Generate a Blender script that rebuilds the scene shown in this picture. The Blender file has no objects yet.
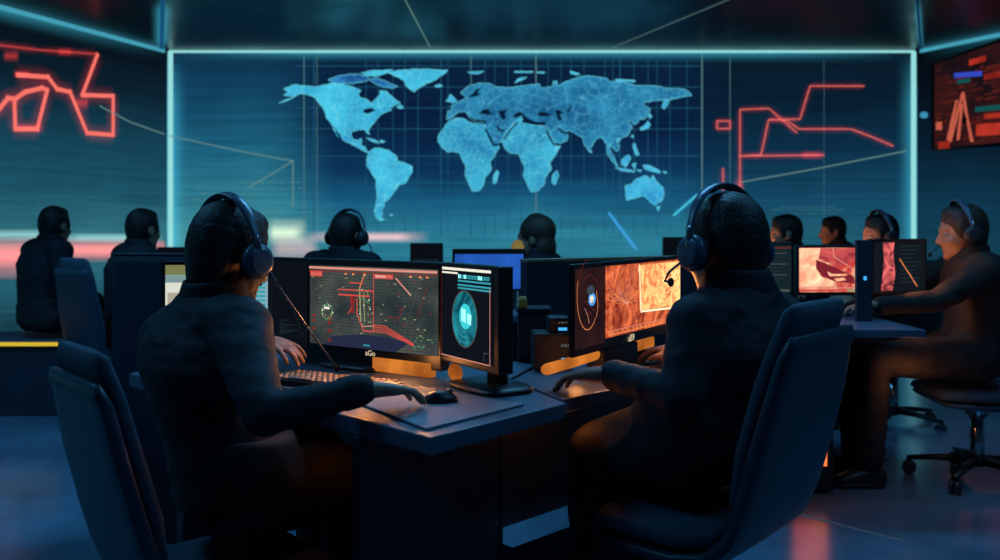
import bpy, bmesh, math, random
from mathutils import Vector, Matrix, noise
from mathutils.geometry import tessellate_polygon
random.seed(7)
V = Vector
PI = math.pi
SC = bpy.context.scene
COL = SC.collection
CAMZ, FPX, CX, HY = 1.15, 900.0, 500.0, 222.0     # eye height, focal length in pixels, principal column, horizon row


def at(px, py, Y):
    """the place at depth Y that the photograph shows at (px, py)"""
    return V(((px - CX) / FPX * Y, Y, CAMZ - (py - HY) / FPX * Y))


def atz(px, py, z):
    Y = (CAMZ - z) * FPX / (py - HY)
    return V(((px - CX) / FPX * Y, Y, z))


# ------------------------------------------------------------------ materials
def _n(nt, kind, loc=(0, 0), **kw):
    n = nt.nodes.new(kind)
    n.location = loc
    for k, v in kw.items():
        setattr(n, k, v)
    return n


def mat(name, col, rough=0.5, metal=0.0, var=0.15, scale=30.0, bump=0.0, bscale=None, spec=0.5, coat=0.0, sheen=0.0):
    m = bpy.data.materials.new(name)
    m.use_nodes = True
    nt = m.node_tree
    b = nt.nodes['Principled BSDF']
    tc = _n(nt, 'ShaderNodeTexCoord')
    nz = _n(nt, 'ShaderNodeTexNoise')
    nz.inputs['Scale'].default_value = scale
    nz.inputs['Detail'].default_value = 3
    nt.links.new(tc.outputs['Object'], nz.inputs['Vector'])
    cr = _n(nt, 'ShaderNodeValToRGB')
    c = V(col)
    cr.color_ramp.elements[0].position = 0.3
    cr.color_ramp.elements[1].position = 0.7
    cr.color_ramp.elements[0].color = (*(c * (1 - var)), 1)
    cr.color_ramp.elements[1].color = (*(c * (1 + var)), 1)
    nt.links.new(nz.outputs['Fac'], cr.inputs['Fac'])
    nt.links.new(cr.outputs['Color'], b.inputs['Base Color'])
    b.inputs['Roughness'].default_value = rough
    b.inputs['Metallic'].default_value = metal
    b.inputs['Specular IOR Level'].default_value = spec
    b.inputs['Coat Weight'].default_value = coat
    b.inputs['Sheen Weight'].default_value = sheen
    if bump:
        n2 = _n(nt, 'ShaderNodeTexNoise')
        n2.inputs['Scale'].default_value = bscale or scale * 6
        n2.inputs['Detail'].default_value = 2
        nt.links.new(tc.outputs['Object'], n2.inputs['Vector'])
        bp = _n(nt, 'ShaderNodeBump')
        bp.inputs['Strength'].default_value = bump
        bp.inputs['Distance'].default_value = 0.01
        nt.links.new(n2.outputs['Fac'], bp.inputs['Height'])
        nt.links.new(bp.outputs['Normal'], b.inputs['Normal'])
    return m


def emis(name, col, strength=1.0, col2=None, scale=8.0, lo=0.35, hi=0.65, kind='noise', coord='Object'):
    m = bpy.data.materials.new(name)
    m.use_nodes = True
    nt = m.node_tree
    nt.nodes.clear()
    out = _n(nt, 'ShaderNodeOutputMaterial')
    e = _n(nt, 'ShaderNodeEmission')
    e.inputs['Color'].default_value = (*col, 1)
    e.inputs['Strength'].default_value = strength
    if col2 is not None:
        tc = _n(nt, 'ShaderNodeTexCoord')
        cr = _n(nt, 'ShaderNodeValToRGB')
        cr.color_ramp.elements[0].position = lo
        cr.color_ramp.elements[1].position = hi
        cr.color_ramp.elements[0].color = (*col, 1)
        cr.color_ramp.elements[1].color = (*col2, 1)
        if kind == 'noise':
            t = _n(nt, 'ShaderNodeTexNoise')
            t.inputs['Scale'].default_value = scale
            t.inputs['Detail'].default_value = 6
            src = t.outputs['Fac']
        elif kind == 'warp':
            t = _n(nt, 'ShaderNodeTexNoise')
            t.inputs['Scale'].default_value = scale
            t.inputs['Detail'].default_value = 5
            t.inputs['Distortion'].default_value = 2.5
            src = t.outputs['Fac']
        elif kind == 'vein':
            t = _n(nt, 'ShaderNodeTexVoronoi', feature='DISTANCE_TO_EDGE')
            t.inputs['Scale'].default_value = scale
            src = t.outputs['Distance']
        else:
            t = _n(nt, 'ShaderNodeTexWave')
            t.inputs['Scale'].default_value = scale
            t.inputs['Distortion'].default_value = 1.0
            src = t.outputs['Fac']
        nt.links.new(tc.outputs[coord], t.inputs['Vector'])
        nt.links.new(src, cr.inputs['Fac'])
        nt.links.new(cr.outputs['Color'], e.inputs['Color'])
    nt.links.new(e.outputs[0], out.inputs['Surface'])
    return m


def glow(name, col, strength, power=2.0):
    """soft edged glow painted as emission: fades out across the strip (UV v) and toward its ends where UV u says so"""
    m = bpy.data.materials.new(name)
    m.use_nodes = True
    nt = m.node_tree
    nt.nodes.clear()
    out = _n(nt, 'ShaderNodeOutputMaterial')
    e = _n(nt, 'ShaderNodeEmission')
    e.inputs['Color'].default_value = (*col, 1)
    e.inputs['Strength'].default_value = strength
    tr = _n(nt, 'ShaderNodeBsdfTransparent')
    ad = _n(nt, 'ShaderNodeAddShader')
    uv = _n(nt, 'ShaderNodeUVMap')
    sp = _n(nt, 'ShaderNodeSeparateXYZ')
    nt.links.new(uv.outputs['UV'], sp.inputs[0])

    def M(op, a, b=None):
        n = _n(nt, 'ShaderNodeMath', operation=op)
        for i, x in enumerate((a, b)):
            if x is None:
                continue
            if isinstance(x, (int, float)):
                n.inputs[i].default_value = x
            else:
                nt.links.new(x, n.inputs[i])
        return n.outputs[0]
    v = M('SUBTRACT', 1.0, M('ABSOLUTE', M('SUBTRACT', M('MULTIPLY', sp.outputs['Y'], 2.0), 1.0)))
    u = M('SUBTRACT', 1.0, M('ABSOLUTE', M('SUBTRACT', M('MULTIPLY', sp.outputs['X'], 2.0), 1.0)))
    f = M('MULTIPLY', M('POWER', v, power), M('MINIMUM', M('MULTIPLY', u, 2.5), 1.0))
    nt.links.new(M('MULTIPLY', f, strength), e.inputs['Strength'])
    nt.links.new(e.outputs[0], ad.inputs[0])
    nt.links.new(tr.outputs[0], ad.inputs[1])
    nt.links.new(ad.outputs[0], out.inputs['Surface'])
    return m


# ------------------------------------------------------------------ mesh helpers
class MB:
    """collects shapes into one mesh"""
    def __init__(self):
        self.bm = bmesh.new()
        self.uv = self.bm.loops.layers.uv.new('UVMap')
        self.mi = 0

    def face(self, vs, uvs=None, smooth=False):
        try:
            f = self.bm.faces.new(vs)
        except ValueError:
            return None
        f.material_index = self.mi
        f.smooth = smooth
        if uvs:
            for l, u in zip(f.loops, uvs):
                l[self.uv].uv = u
        return f

    def v(self, p):
        return self.bm.verts.new(p)

    def quad(self, a, b, c, d, uvs=((0, 0), (1, 0), (1, 1), (0, 1))):
        return self.face([self.v(a), self.v(b), self.v(c), self.v(d)], uvs)

    def box(self, lo, hi, M=None, bev=0.0):
        x0, y0, z0 = lo
        x1, y1, z1 = hi
        pts = [V(p) for p in ((x0, y0, z0), (x1, y0, z0), (x1, y1, z0), (x0, y1, z0), (x0, y0, z1), (x1, y0, z1), (x1, y1, z1), (x0, y1, z1))]
        if M is not None:
            pts = [M @ p for p in pts]
        vs = [self.v(p) for p in pts]
        fs = [self.face([vs[i] for i in q]) for q in ((3, 2, 1, 0), (4, 5, 6, 7), (0, 1, 5, 4), (1, 2, 6, 5), (2, 3, 7, 6), (3, 0, 4, 7))]
        if bev:
            es = list({e for f in fs for e in f.edges})
            r = bmesh.ops.bevel(self.bm, geom=es, offset=bev, segments=2, affect='EDGES', profile=0.6)
            for f in r['faces']:
                f.material_index = self.mi
        return vs

    def prism(self, poly, z0, z1, bev=0.0):
        n = len(poly)
        a = [self.v((p[0], p[1], z0)) for p in poly]
        b = [self.v((p[0], p[1], z1)) for p in poly]
        area = sum(poly[i][0] * poly[(i + 1) % n][1] - poly[(i + 1) % n][0] * poly[i][1] for i in range(n))
        if area < 0:
            a.reverse()
            b.reverse()
        fs = [self.face(list(reversed(a))), self.face(b)]
        for i in range(n):
            j = (i + 1) % n
            fs.append(self.face([a[i], a[j], b[j], b[i]]))
        if bev:
            es = list({e for f in fs for e in f.edges})
            bmesh.ops.bevel(self.bm, geom=es, offset=bev, segments=2, affect='EDGES', profile=0.6)

    def rings(self, rings, cap=True, closed=True, smooth=True):
        vr = [[self.v(p) for p in r] for r in rings]
        n = len(vr[0])
        for a, b in zip(vr, vr[1:]):
            for i in range(n if closed else n - 1):
                j = (i + 1) % n
                self.face([a[i], a[j], b[j], b[i]], smooth=smooth)
        if cap:
            self.face(list(reversed(vr[0])), smooth=smooth)
            self.face(vr[-1], smooth=smooth)

    def tube(self, pts, rad, seg=12, round_ends=True, flat=1.0, up=None):
        pts = [V(p) for p in pts]
        if isinstance(rad, (int, float)):
            rad = [rad] * len(pts)
        n = len(pts)
        T = []
        for i in range(n):
            d = pts[min(i + 1, n - 1)] - pts[max(i - 1, 0)]
            T.append(d.normalized())
        ref = V(up) if up else (V((0, 0, 1)) if abs(T[0].z) < 0.9 else V((1, 0, 0)))
        R = []
        N = (ref - T[0] * ref.dot(T[0])).normalized()

        def ring(c, N, B, r):
            return [c + N * (r * flat * math.cos(2 * PI * k / seg)) + B * (r * math.sin(2 * PI * k / seg)) for k in range(seg)]
        for i in range(n):
            N = (N - T[i] * N.dot(T[i])).normalized()
            B = T[i].cross(N)
            if i == 0 and round_ends:
                R.append(ring(pts[0] - T[0] * rad[0] * 0.95, N, B, rad[0] * 0.25))
                R.append(ring(pts[0] - T[0] * rad[0] * 0.6, N, B, rad[0] * 0.8))
            R.append(ring(pts[i], N, B, rad[i]))
            if i == n - 1 and round_ends:
                R.append(ring(pts[i] + T[i] * rad[i] * 0.6, N, B, rad[i] * 0.8))
                R.append(ring(pts[i] + T[i] * rad[i] * 0.95, N, B, rad[i] * 0.25))
        self.rings(R)

    def loft(self, secs, seg=24, p=2.0):
        """secs: (centre, S, F) with S and F the half-axes; p > 2 squares the section"""
        R = []
        for c, S, F in secs:
            r = []
            for k in range(seg):
                t = 2 * PI * k / seg
                a, b = math.cos(t), math.sin(t)
                x = math.copysign(abs(a) ** (2 / p), a)
                y = math.copysign(abs(b) ** (2 / p), b)
                r.append(V(c) + V(S) * x + V(F) * y)
            R.append(r)
        self.rings(R)

    def ball(self, c, r, M=None, seg=20, rg=12):
        c = V(c)
        if isinstance(r, (int, float)):
            r = (r, r, r)
        R = []
        for i in range(1, rg):
            a = PI * i / rg
            ring = []
            for k in range(seg):
                t = 2 * PI * k / seg
                p = c + V((r[0] * math.sin(a) * math.cos(t), r[1] * math.sin(a) * math.sin(t), -r[2] * math.cos(a)))
                ring.append(M @ p if M else p)
            R.append(ring)
        self.rings(R)

    def lathe(self, prof, seg=24, M=None):
        """prof: (radius, height) pairs about the local z axis"""
        R = []
        for r, z in prof:
            ring = []
            for k in range(seg):
                t = 2 * PI * k / seg
                p = V((r * math.cos(t), r * math.sin(t), z))
                ring.append(M @ p if M else p)
            R.append(ring)
        self.rings(R)

    def poly(self, pts3):
        tris = tessellate_polygon([[V(p) for p in pts3]])
        vs = [self.v(p) for p in pts3]
        for t in tris:
            self.face([vs[i] for i in t])

    def build(self, name, mats, parent=None, M=None, normals=True):
        if normals:
            bmesh.ops.recalc_face_normals(self.bm, faces=self.bm.faces)
        me = bpy.data.meshes.new(name)
        if M is not None:
            self.bm.transform(M)
        self.bm.to_mesh(me)
        self.bm.free()
        return link(name, me, mats, parent)


def link(name, me, mats, parent=None):
    o = bpy.data.objects.new(name, me)
    COL.objects.link(o)
    for m in (mats if isinstance(mats, (list, tuple)) else [mats]):
        me.materials.append(m)
    if parent is not None:
        o.parent = parent
    return o


def remesh(mb, voxel, smooth=4, fac=0.5):
    bmesh.ops.recalc_face_normals(mb.bm, faces=mb.bm.faces)
    me = bpy.data.meshes.new('tmp')
    mb.bm.to_mesh(me)
    mb.bm.free()
    ob = bpy.data.objects.new('tmp', me)
    COL.objects.link(ob)
    r = ob.modifiers.new('r', 'REMESH')
    r.mode = 'VOXEL'
    r.voxel_size = voxel
    s = ob.modifiers.new('s', 'SMOOTH')
    s.iterations = smooth
    s.factor = fac
    dg = bpy.context.evaluated_depsgraph_get()
    out = bpy.data.meshes.new_from_object(ob.evaluated_get(dg))
    bpy.data.objects.remove(ob)
    bpy.data.meshes.remove(me)
    for p in out.polygons:
        p.use_smooth = True
    return out


def wrinkle(me, amp, sc, stretch=(1, 1, 1), seed=0.0, ridge=True):
    st = V(stretch)
    for v in me.vertices:
        p = V((v.co.x * st.x, v.co.y * st.y, v.co.z * st.z)) * sc + V((seed, seed * 1.7, -seed))
        n = noise.noise(p + V((noise.noise(p * 0.5), noise.noise(p * 0.5 + V((5, 5, 5))), 0)) * 0.9)
        if ridge:
            n = (1 - abs(n) * 2.2) * 0.5
        v.co += v.normal * (n * amp)


def thing(name, label, cat, loc=(0, 0, 0), rz=0.0, group=None):
    o = bpy.data.objects.new(name, None)
    COL.objects.link(o)
    o.location = loc
    o.rotation_euler = (0, 0, rz)
    o.empty_display_size = 0.1
    return tag(o, label, cat, group)


def tag(o, label, cat, group=None):
    o['label'] = label
    o['category'] = cat
    if group:
        o['group'] = group
    return o


def struct(o):
    o['kind'] = 'structure'
    return o


def dup(root, loc, rz, label, group=None):
    r = root.copy()
    COL.objects.link(r)
    r.location = loc
    r.rotation_euler = (0, 0, rz)
    r['label'] = label
    if group:
        r['group'] = group
    for ch in list(root.children):
        c = ch.copy()
        COL.objects.link(c)
        c.parent = r
        for g in ch.children:
            d = g.copy()
            COL.objects.link(d)
            d.parent = c
    return r


# ------------------------------------------------------------------ palette
def srgb(r, g, b):
    f = lambda c: c / 255 / 12.92 if c / 255 <= 0.04045 else ((c / 255 + 0.055) / 1.055) ** 2.4
    return (f(r), f(g), f(b))


M_jacket = mat('navy_jacket_cloth', (0.011, 0.014, 0.022), 0.75, var=0.35, scale=14, bump=0.12, bscale=420, spec=0.35)
M_jacket_brown = mat('brown_jacket_cloth', (0.030, 0.021, 0.018), 0.8, var=0.35, scale=14, bump=0.12, bscale=420, spec=0.3)
M_trouser = mat('dark_trouser_cloth', (0.022, 0.017, 0.017), 0.8, var=0.3, scale=20, bump=0.1, bscale=420, spec=0.3)
M_skin = mat('skin', (0.36, 0.19, 0.12), 0.5, var=0.12, scale=40, bump=0.04, bscale=300)
M_hair = mat('dark_hair', (0.006, 0.005, 0.005), 0.55, var=0.5, scale=60, bump=0.35, bscale=160)
M_hair_brown = mat('brown_hair', (0.05, 0.025, 0.014), 0.55, var=0.5, scale=60, bump=0.35, bscale=160)
M_shoe = mat('black_shoe_leather', (0.012, 0.011, 0.011), 0.4)
M_eye = mat('eye_white', (0.30, 0.28, 0.26), 0.3, var=0.05)
M_black = mat('black_plastic', (0.010, 0.011, 0.014), 0.38, var=0.2, scale=80, bump=0.03, bscale=500)
M_darkgrey = mat('charcoal_plastic', (0.022, 0.026, 0.034), 0.45, var=0.2, scale=60, bump=0.03, bscale=500)
M_headset = mat('blue_grey_plastic', (0.075, 0.11, 0.17), 0.3, var=0.2, scale=60)
M_pad = mat('black_ear_foam', (0.012, 0.012, 0.014), 0.85, bump=0.2, bscale=600)
M_chrome = mat('chrome_metal', (0.55, 0.55, 0.57), 0.18, metal=1.0, var=0.05)
M_chairshell = mat('blue_black_chair_shell', (0.018, 0.040, 0.070), 0.42, var=0.18, scale=30, bump=0.03, bscale=400)
M_chairpad = mat('navy_chair_fabric', (0.032, 0.064, 0.10), 0.8, var=0.2, scale=60, bump=0.3, bscale=500)
M_desk = mat('slate_worktop', (0.085, 0.125, 0.18), 0.42, var=0.1, scale=40, bump=0.05, bscale=600)
M_deskpanel = mat('dark_desk_panel', (0.018, 0.026, 0.042), 0.5, var=0.15, scale=12)
M_mat = mat('woven_desk_mat', (0.25, 0.28, 0.34), 0.8, var=0.12, scale=200, bump=0.3, bscale=900)
M_partition = mat('navy_partition_felt', (0.016, 0.028, 0.052), 0.7, var=0.15, scale=50, bump=0.1, bscale=700)
M_edge_tan = mat('tan_edge_trim', (0.32, 0.22, 0.13), 0.45)
M_key = mat('beige_keycap', (0.34, 0.27, 0.22), 0.45, var=0.1)
M_yellow = mat('yellow_plastic', (0.7, 0.36, 0.06), 0.5)
M_screen_black = emis('screen_black', srgb(10, 14, 20), 1.0)
M_led_blue = emis('blue_led', srgb(60, 160, 235), 1.4)
# ------------------------------------------------------------------ room
WY = 11.0
zc = CAMZ - (50 - HY) / FPX * WY            # ceiling height
BL = V(((167 - CX) / FPX * WY, WY, 0))
BR = V(((917 - CX) / FPX * WY, WY, 0))
LD = V((-0.77, -2.29, 0)).normalized()
RD = V((0.456, -1.0, 0)).normalized()
FL = BL + LD * 12.6
FR = BR + RD * 13.2


def ramp_emit(name, ramps, xs, strength=1.0, axis='X'):
    """a glowing display wall: one colour ramp over the height for each station along the wall, blended between them"""
    m = bpy.data.materials.new(name)
    m.use_nodes = True
    nt = m.node_tree
    nt.nodes.clear()
    out = _n(nt, 'ShaderNodeOutputMaterial')
    e = _n(nt, 'ShaderNodeEmission')
    e.inputs['Strength'].default_value = strength
    tc = _n(nt, 'ShaderNodeTexCoord')
    sp = _n(nt, 'ShaderNodeSeparateXYZ')
    nt.links.new(tc.outputs['Object'], sp.inputs[0])
    nz = _n(nt, 'ShaderNodeTexNoise')
    nz.inputs['Scale'].default_value = 0.9
    nz.inputs['Detail'].default_value = 3
    nt.links.new(tc.outputs['Object'], nz.inputs['Vector'])
    mr = _n(nt, 'ShaderNodeMapRange')
    mr.inputs['From Min'].default_value = 0
    mr.inputs['From Max'].default_value = 3.3
    nt.links.new(sp.outputs['Z'], mr.inputs['Value'])
    ad = _n(nt, 'ShaderNodeMath', operation='MULTIPLY_ADD')
    nt.links.new(nz.outputs['Fac'], ad.inputs[0])
    ad.inputs[1].default_value = 0.16
    nt.links.new(mr.outputs[0], ad.inputs[2])
    sb = _n(nt, 'ShaderNodeMath', operation='SUBTRACT')
    nt.links.new(ad.outputs[0], sb.inputs[0])
    sb.inputs[1].default_value = 0.08
    prev = None
    for i, r in enumerate(ramps):
        cr = _n(nt, 'ShaderNodeValToRGB')
        el = cr.color_ramp.elements
        while len(el) < len(r):
            el.new(0.5)
        for k, (z, c) in enumerate(r):
            el[k].position = z / 3.3
            el[k].color = (*srgb(*c), 1)
        nt.links.new(sb.outputs[0], cr.inputs['Fac'])
        if prev is None:
            prev = cr.outputs['Color']
        else:
            mp = _n(nt, 'ShaderNodeMapRange', interpolation_type='SMOOTHSTEP')
            mp.inputs['From Min'].default_value = xs[i - 1][0]
            mp.inputs['From Max'].default_value = xs[i - 1][1]
            nt.links.new(sp.outputs[axis], mp.inputs['Value'])
            mx = _n(nt, 'ShaderNodeMix', data_type='RGBA')
            nt.links.new(mp.outputs[0], mx.inputs['Factor'])
            nt.links.new(prev, mx.inputs['A'])
            nt.links.new(cr.outputs['Color'], mx.inputs['B'])
            prev = mx.outputs['Result']
    # fine rows, as on a video wall
    wv = _n(nt, 'ShaderNodeTexNoise')
    wv.inputs['Scale'].default_value = 1.0
    mpv = _n(nt, 'ShaderNodeMapping')
    mpv.inputs['Scale'].default_value = (0.7, 0.7, 22)
    nt.links.new(tc.outputs['Object'], mpv.inputs['Vector'])
    nt.links.new(mpv.outputs['Vector'], wv.inputs['Vector'])
    vr = _n(nt, 'ShaderNodeMapRange')
    vr.inputs['From Min'].default_value = 0.3
    vr.inputs['From Max'].default_value = 0.7
    vr.inputs['To Min'].default_value = 0.86
    vr.inputs['To Max'].default_value = 1.14
    nt.links.new(wv.outputs['Fac'], vr.inputs['Value'])
    ml = _n(nt, 'ShaderNodeVectorMath', operation='SCALE')
    nt.links.new(prev, ml.inputs[0])
    nt.links.new(vr.outputs[0], ml.inputs['Scale'])
    nt.links.new(ml.outputs[0], e.inputs['Color'])
    nt.links.new(e.outputs[0], out.inputs['Surface'])
    return m


R_left = [(0.0, (14, 40, 58)), (0.55, (40, 105, 122)), (0.95, (62, 132, 142)), (1.4, (42, 112, 130)), (2.0, (26, 90, 116)), (2.65, (15, 62, 90)), (3.25, (9, 38, 62))]
R_mid = [(0.0, (10, 36, 56)), (0.55, (30, 95, 118)), (0.95, (40, 116, 138)), (1.4, (20, 82, 114)), (1.75, (10, 48, 82)), (2.3, (7, 28, 58)), (3.25, (8, 30, 54))]
R_right = [(0.0, (8, 26, 40)), (0.55, (20, 62, 80)), (0.95, (28, 84, 104)), (1.4, (18, 66, 92)), (2.0, (10, 42, 64)), (2.65, (7, 27, 44)), (3.25, (7, 24, 38))]
M_wall_back = ramp_emit('back_wall_display', [R_left, R_mid, R_right], [(-3.0, -1.9), (2.0, 3.0)], 1.2)
R_l2 = [(0.0, (10, 30, 44)), (0.55, (34, 88, 104)), (1.0, (48, 108, 120)), (1.5, (26, 78, 96)), (2.1, (18, 60, 78)), (2.6, (10, 30, 44)), (3.25, (5, 10, 18))]
R_r2 = [(0.0, (6, 20, 30)), (0.8, (18, 58, 76)), (1.3, (14, 52, 74)), (2.0, (7, 28, 44)), (2.7, (5, 16, 28)), (3.25, (4, 9, 16))]
M_wall_left = ramp_emit('left_wall_display', [R_l2, R_l2], [(0, 1)], 1.12)
M_wall_right = ramp_emit('right_wall_display', [R_r2, R_r2], [(0, 1)], 1.12)


def gloss_floor(name, col, rough, scale, seam):
    m = mat(name, col, rough, var=0.25, scale=3.0, spec=0.6)
    nt = m.node_tree
    b = nt.nodes['Principled BSDF']
    tc = _n(nt, 'ShaderNodeTexCoord')
    nz = _n(nt, 'ShaderNodeTexNoise')
    nz.inputs['Scale'].default_value = 2.2
    nz.inputs['Detail'].default_value = 4
    nt.links.new(tc.outputs['Object'], nz.inputs['Vector'])
    mr = _n(nt, 'ShaderNodeMapRange')
    mr.inputs['To Min'].default_value = rough * 0.7
    mr.inputs['To Max'].default_value = rough * 1.4
    nt.links.new(nz.outputs['Fac'], mr.inputs['Value'])
    nt.links.new(mr.outputs[0], b.inputs['Roughness'])
    br = _n(nt, 'ShaderNodeTexBrick')
    br.offset = 0.0
    br.inputs['Scale'].default_value = scale
    br.inputs['Mortar Size'].default_value = seam
    br.inputs['Brick Width'].default_value = 1.0
    br.inputs['Row Height'].default_value = 1.0
    nt.links.new(tc.outputs['Object'], br.inputs['Vector'])
    bp = _n(nt, 'ShaderNodeBump')
    bp.inputs['Strength'].default_value = 0.25
    bp.inputs['Distance'].default_value = 0.01
    bp.invert = True
    nt.links.new(br.outputs['Fac'], bp.inputs['Height'])
    nt.links.new(bp.outputs['Normal'], b.inputs['Normal'])
    return m


M_floor = gloss_floor('polished_dark_floor', (0.16, 0.27, 0.38), 0.2, 0.8, 0.004)
M_floor.node_tree.nodes['Principled BSDF'].inputs['Metallic'].default_value = 0.45
for _e in [n for n in M_floor.node_tree.nodes if n.type == 'VALTORGB'][0].color_ramp.elements:
    _e.color = (*(V(_e.color[:3]) * 1.2), 1)
M_ceil = gloss_floor('polished_dark_ceiling', (0.010, 0.018, 0.034), 0.3, 0.55, 0.006)
M_ceil.node_tree.nodes['Principled BSDF'].inputs['Specular IOR Level'].default_value = 0.35

mb = MB()
mb.prism([BL.xy + V((-.3, .3)), BR.xy + V((.3, .3)), FR.xy + V((.3, 0)), FL.xy + V((-.3, 0))], -0.1, 0.0)
struct(mb.build('floor', M_floor))
mb = MB()
mb.prism([BL.xy + V((-.3, .3)), BR.xy + V((.3, .3)), FR.xy + V((.3, 0)), FL.xy + V((-.3, 0))], zc, zc + 0.1)
struct(mb.build('ceiling', M_ceil))


def wall(name, a, b, m, thick=0.1):
    d = (b - a).normalized()
    n = V((d.y, -d.x, 0))
    mb = MB()
    q = [a, b, b - n * thick, a - n * thick]
    mb.prism([p.xy for p in q], 0, zc)
    return struct(mb.build(name, m))


wall_back = wall('wall_back', BL, BR, M_wall_back)
wall_left = wall('wall_left', FL, BL, M_wall_left)
wall_right = wall('wall_right', BR, FR, M_wall_right)

# light strips along the edges of the display walls
M_strip = emis('cyan_strip_light', srgb(150, 222, 222), 1.0)
M_strip_dim = emis('dim_cyan_strip_light', srgb(70, 165, 190), 0.9)
M_strip_glow = glow('strip_glow', srgb(70, 190, 220), 0.55, 2.2)  # painted halo around the strips
NB = V((0, -1, 0))
NL = V((LD.y, -LD.x, 0)) * -1
NR = V((RD.y, -RD.x, 0))
if NL.x < 0: NL = -NL
if NR.x > 0: NR = -NR


def strip(name, a, b, w, side, m, n, halo=0.0, parent=None):
    """a slim light bar from a to b, w wide along `side`, standing 1 cm off the surface whose normal is n; halo widens a soft glow behind"""
    mb = MB()
    s = V(side).normalized()
    d = (b - a).normalized()
    c = [a - s * w / 2, b - s * w / 2, b + s * w / 2, a + s * w / 2]
    lo = [mb.v(p + n * 0.003) for p in c]
    hi = [mb.v(p + n * 0.012) for p in c]
    mb.face(hi)
    mb.face(lo[::-1])
    for i in range(4):
        j = (i + 1) % 4
        mb.face([lo[i], lo[j], hi[j], hi[i]])
    if halo:
        mb.mi = 1
        mb.quad(*(p + n * 0.002 for p in (a - s * halo, b - s * halo, b + s * halo, a + s * halo)))
    return mb.build(name, [m, M_strip_glow] if halo else m, parent)


up = V((0, 0, 1))
ez = up * (zc - 0.02)
struct(strip('trim_1', BL + ez + V((0.03, 0, 0)), BR + ez - V((0.03, 0, 0)), 0.03, (0, 0, 1), M_strip, NB, 0.16))
struct(strip('trim_2', BL + V((0.045, 0, 0)), BL + ez + V((0.045, 0, 0)), 0.06, (1, 0, 0), M_strip, NB, 0.24))
struct(strip('trim_3', BR - V((0.045, 0, 0)), BR + ez - V((0.045, 0, 0)), 0.06, (1, 0, 0), M_strip, NB, 0.24))
struct(strip('trim_4', BL + ez + LD * .05, FL + ez, 0.05, (0, 0, 1), M_strip_dim, NL, 0.2))
struct(strip('trim_5', BR + ez + RD * .05, FR + ez, 0.05, (0, 0, 1), M_strip_dim, NR, 0.2))


M_ceil_streak = emis('faint_blue_ceiling_reflection', srgb(26, 96, 140), 0.7)  # ceiling reflections of the corner strips, painted as glowing strips
struct(strip('ceiling_reflection_1', BL + up * zc + V((-.03, -.1, 0)), V((-3.185, 8.5, zc)), .05, (1, 0, 0), M_ceil_streak, V((0, 0, -1)), 0.14))
struct(strip('ceiling_reflection_2', BR + up * zc + V((.0, -.1, 0)), V((3.94, 8.5, zc)), .03, (1, 0, 0), emis('fainter_blue_ceiling_reflection', srgb(18, 60, 92), 0.7), V((0, 0, -1)), 0.06))


def onback(px, py, off=0.02):
    return at(px, py, WY - off)


def onplane(px, py, p0, n, off=0.02):
    d = V(((px - CX) / FPX, 1, -(py - HY) / FPX))
    o = V((0, 0, CAMZ))
    t = (p0 + n * off - o).dot(n) / d.dot(n)
    return o + d * t


def onleft(px, py, off=0.02):
    return onplane(px, py, BL, NL, off)


def onright(px, py, off=0.02):
    return onplane(px, py, BR, NR, off)


def onceil(px, py):
    return onplane(px, py, V((0, 0, zc)), V((0, 0, -1)), 0.006)


def polyline(mb, pts, w, n, halo=0.0, hmi=1):
    """a drawn line of width w lying on a surface with normal n, with a soft halo behind it"""
    for i, (a, b) in enumerate(zip(pts, pts[1:])):
        d = (b - a).normalized()
        s = n.cross(d).normalized()
        e = d * w * 0.5
        k = n * 0.0006 * i
        mb.mi = 0
        mb.quad(a - e - s * w / 2 + k, b + e - s * w / 2 + k, b + e + s * w / 2 + k, a - e + s * w / 2 + k)
        if halo:
            mb.mi = hmi
            e = d * halo * 0.35
            mb.quad(a - e - s * halo - n * 0.004 + k, b + e - s * halo - n * 0.004 + k, b + e + s * halo - n * 0.004 + k, a - e + s * halo - n * 0.004 + k)


# grid drawn on the map wall
M_grid = emis('grid_line', srgb(34, 98, 128), 0.8)
M_grid2 = emis('bright_grid_line', srgb(104, 152, 158), 0.75)
mb = MB()
for x in (304, 314, 366, 378, 393, 405, 418, 441, 448, 471, 485, 495, 508, 521, 548, 561, 571, 584, 605, 613, 620, 634, 648, 657, 670, 687):
    strong = 1.3 if x in (304, 314, 441, 471, 620) else 0.8
    polyline(mb, [onback(x, 236, .004), onback(x, 54, .004)], 0.009 * strong, NB)
for y in (66, 87, 108, 129, 156, 183, 210):
    polyline(mb, [onback(296, y, .005), onback(700, y, .005)], 0.009, NB)
mb.build('grid', M_grid, wall_back)
mb = MB()
for x, y0, y1, w in ((304, 54, 232, .008), (317, 54, 232, .006), (536, 52, 228, .012), (471, 54, 190, .007), (702, 52, 216, .013), (730, 52, 222, .006), (824, 60, 222, .003)):
    polyline(mb, [onback(x, y1, .006), onback(x, y0, .006)], w, NB)
mb.build('bright_grid', M_grid2, wall_back)
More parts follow.
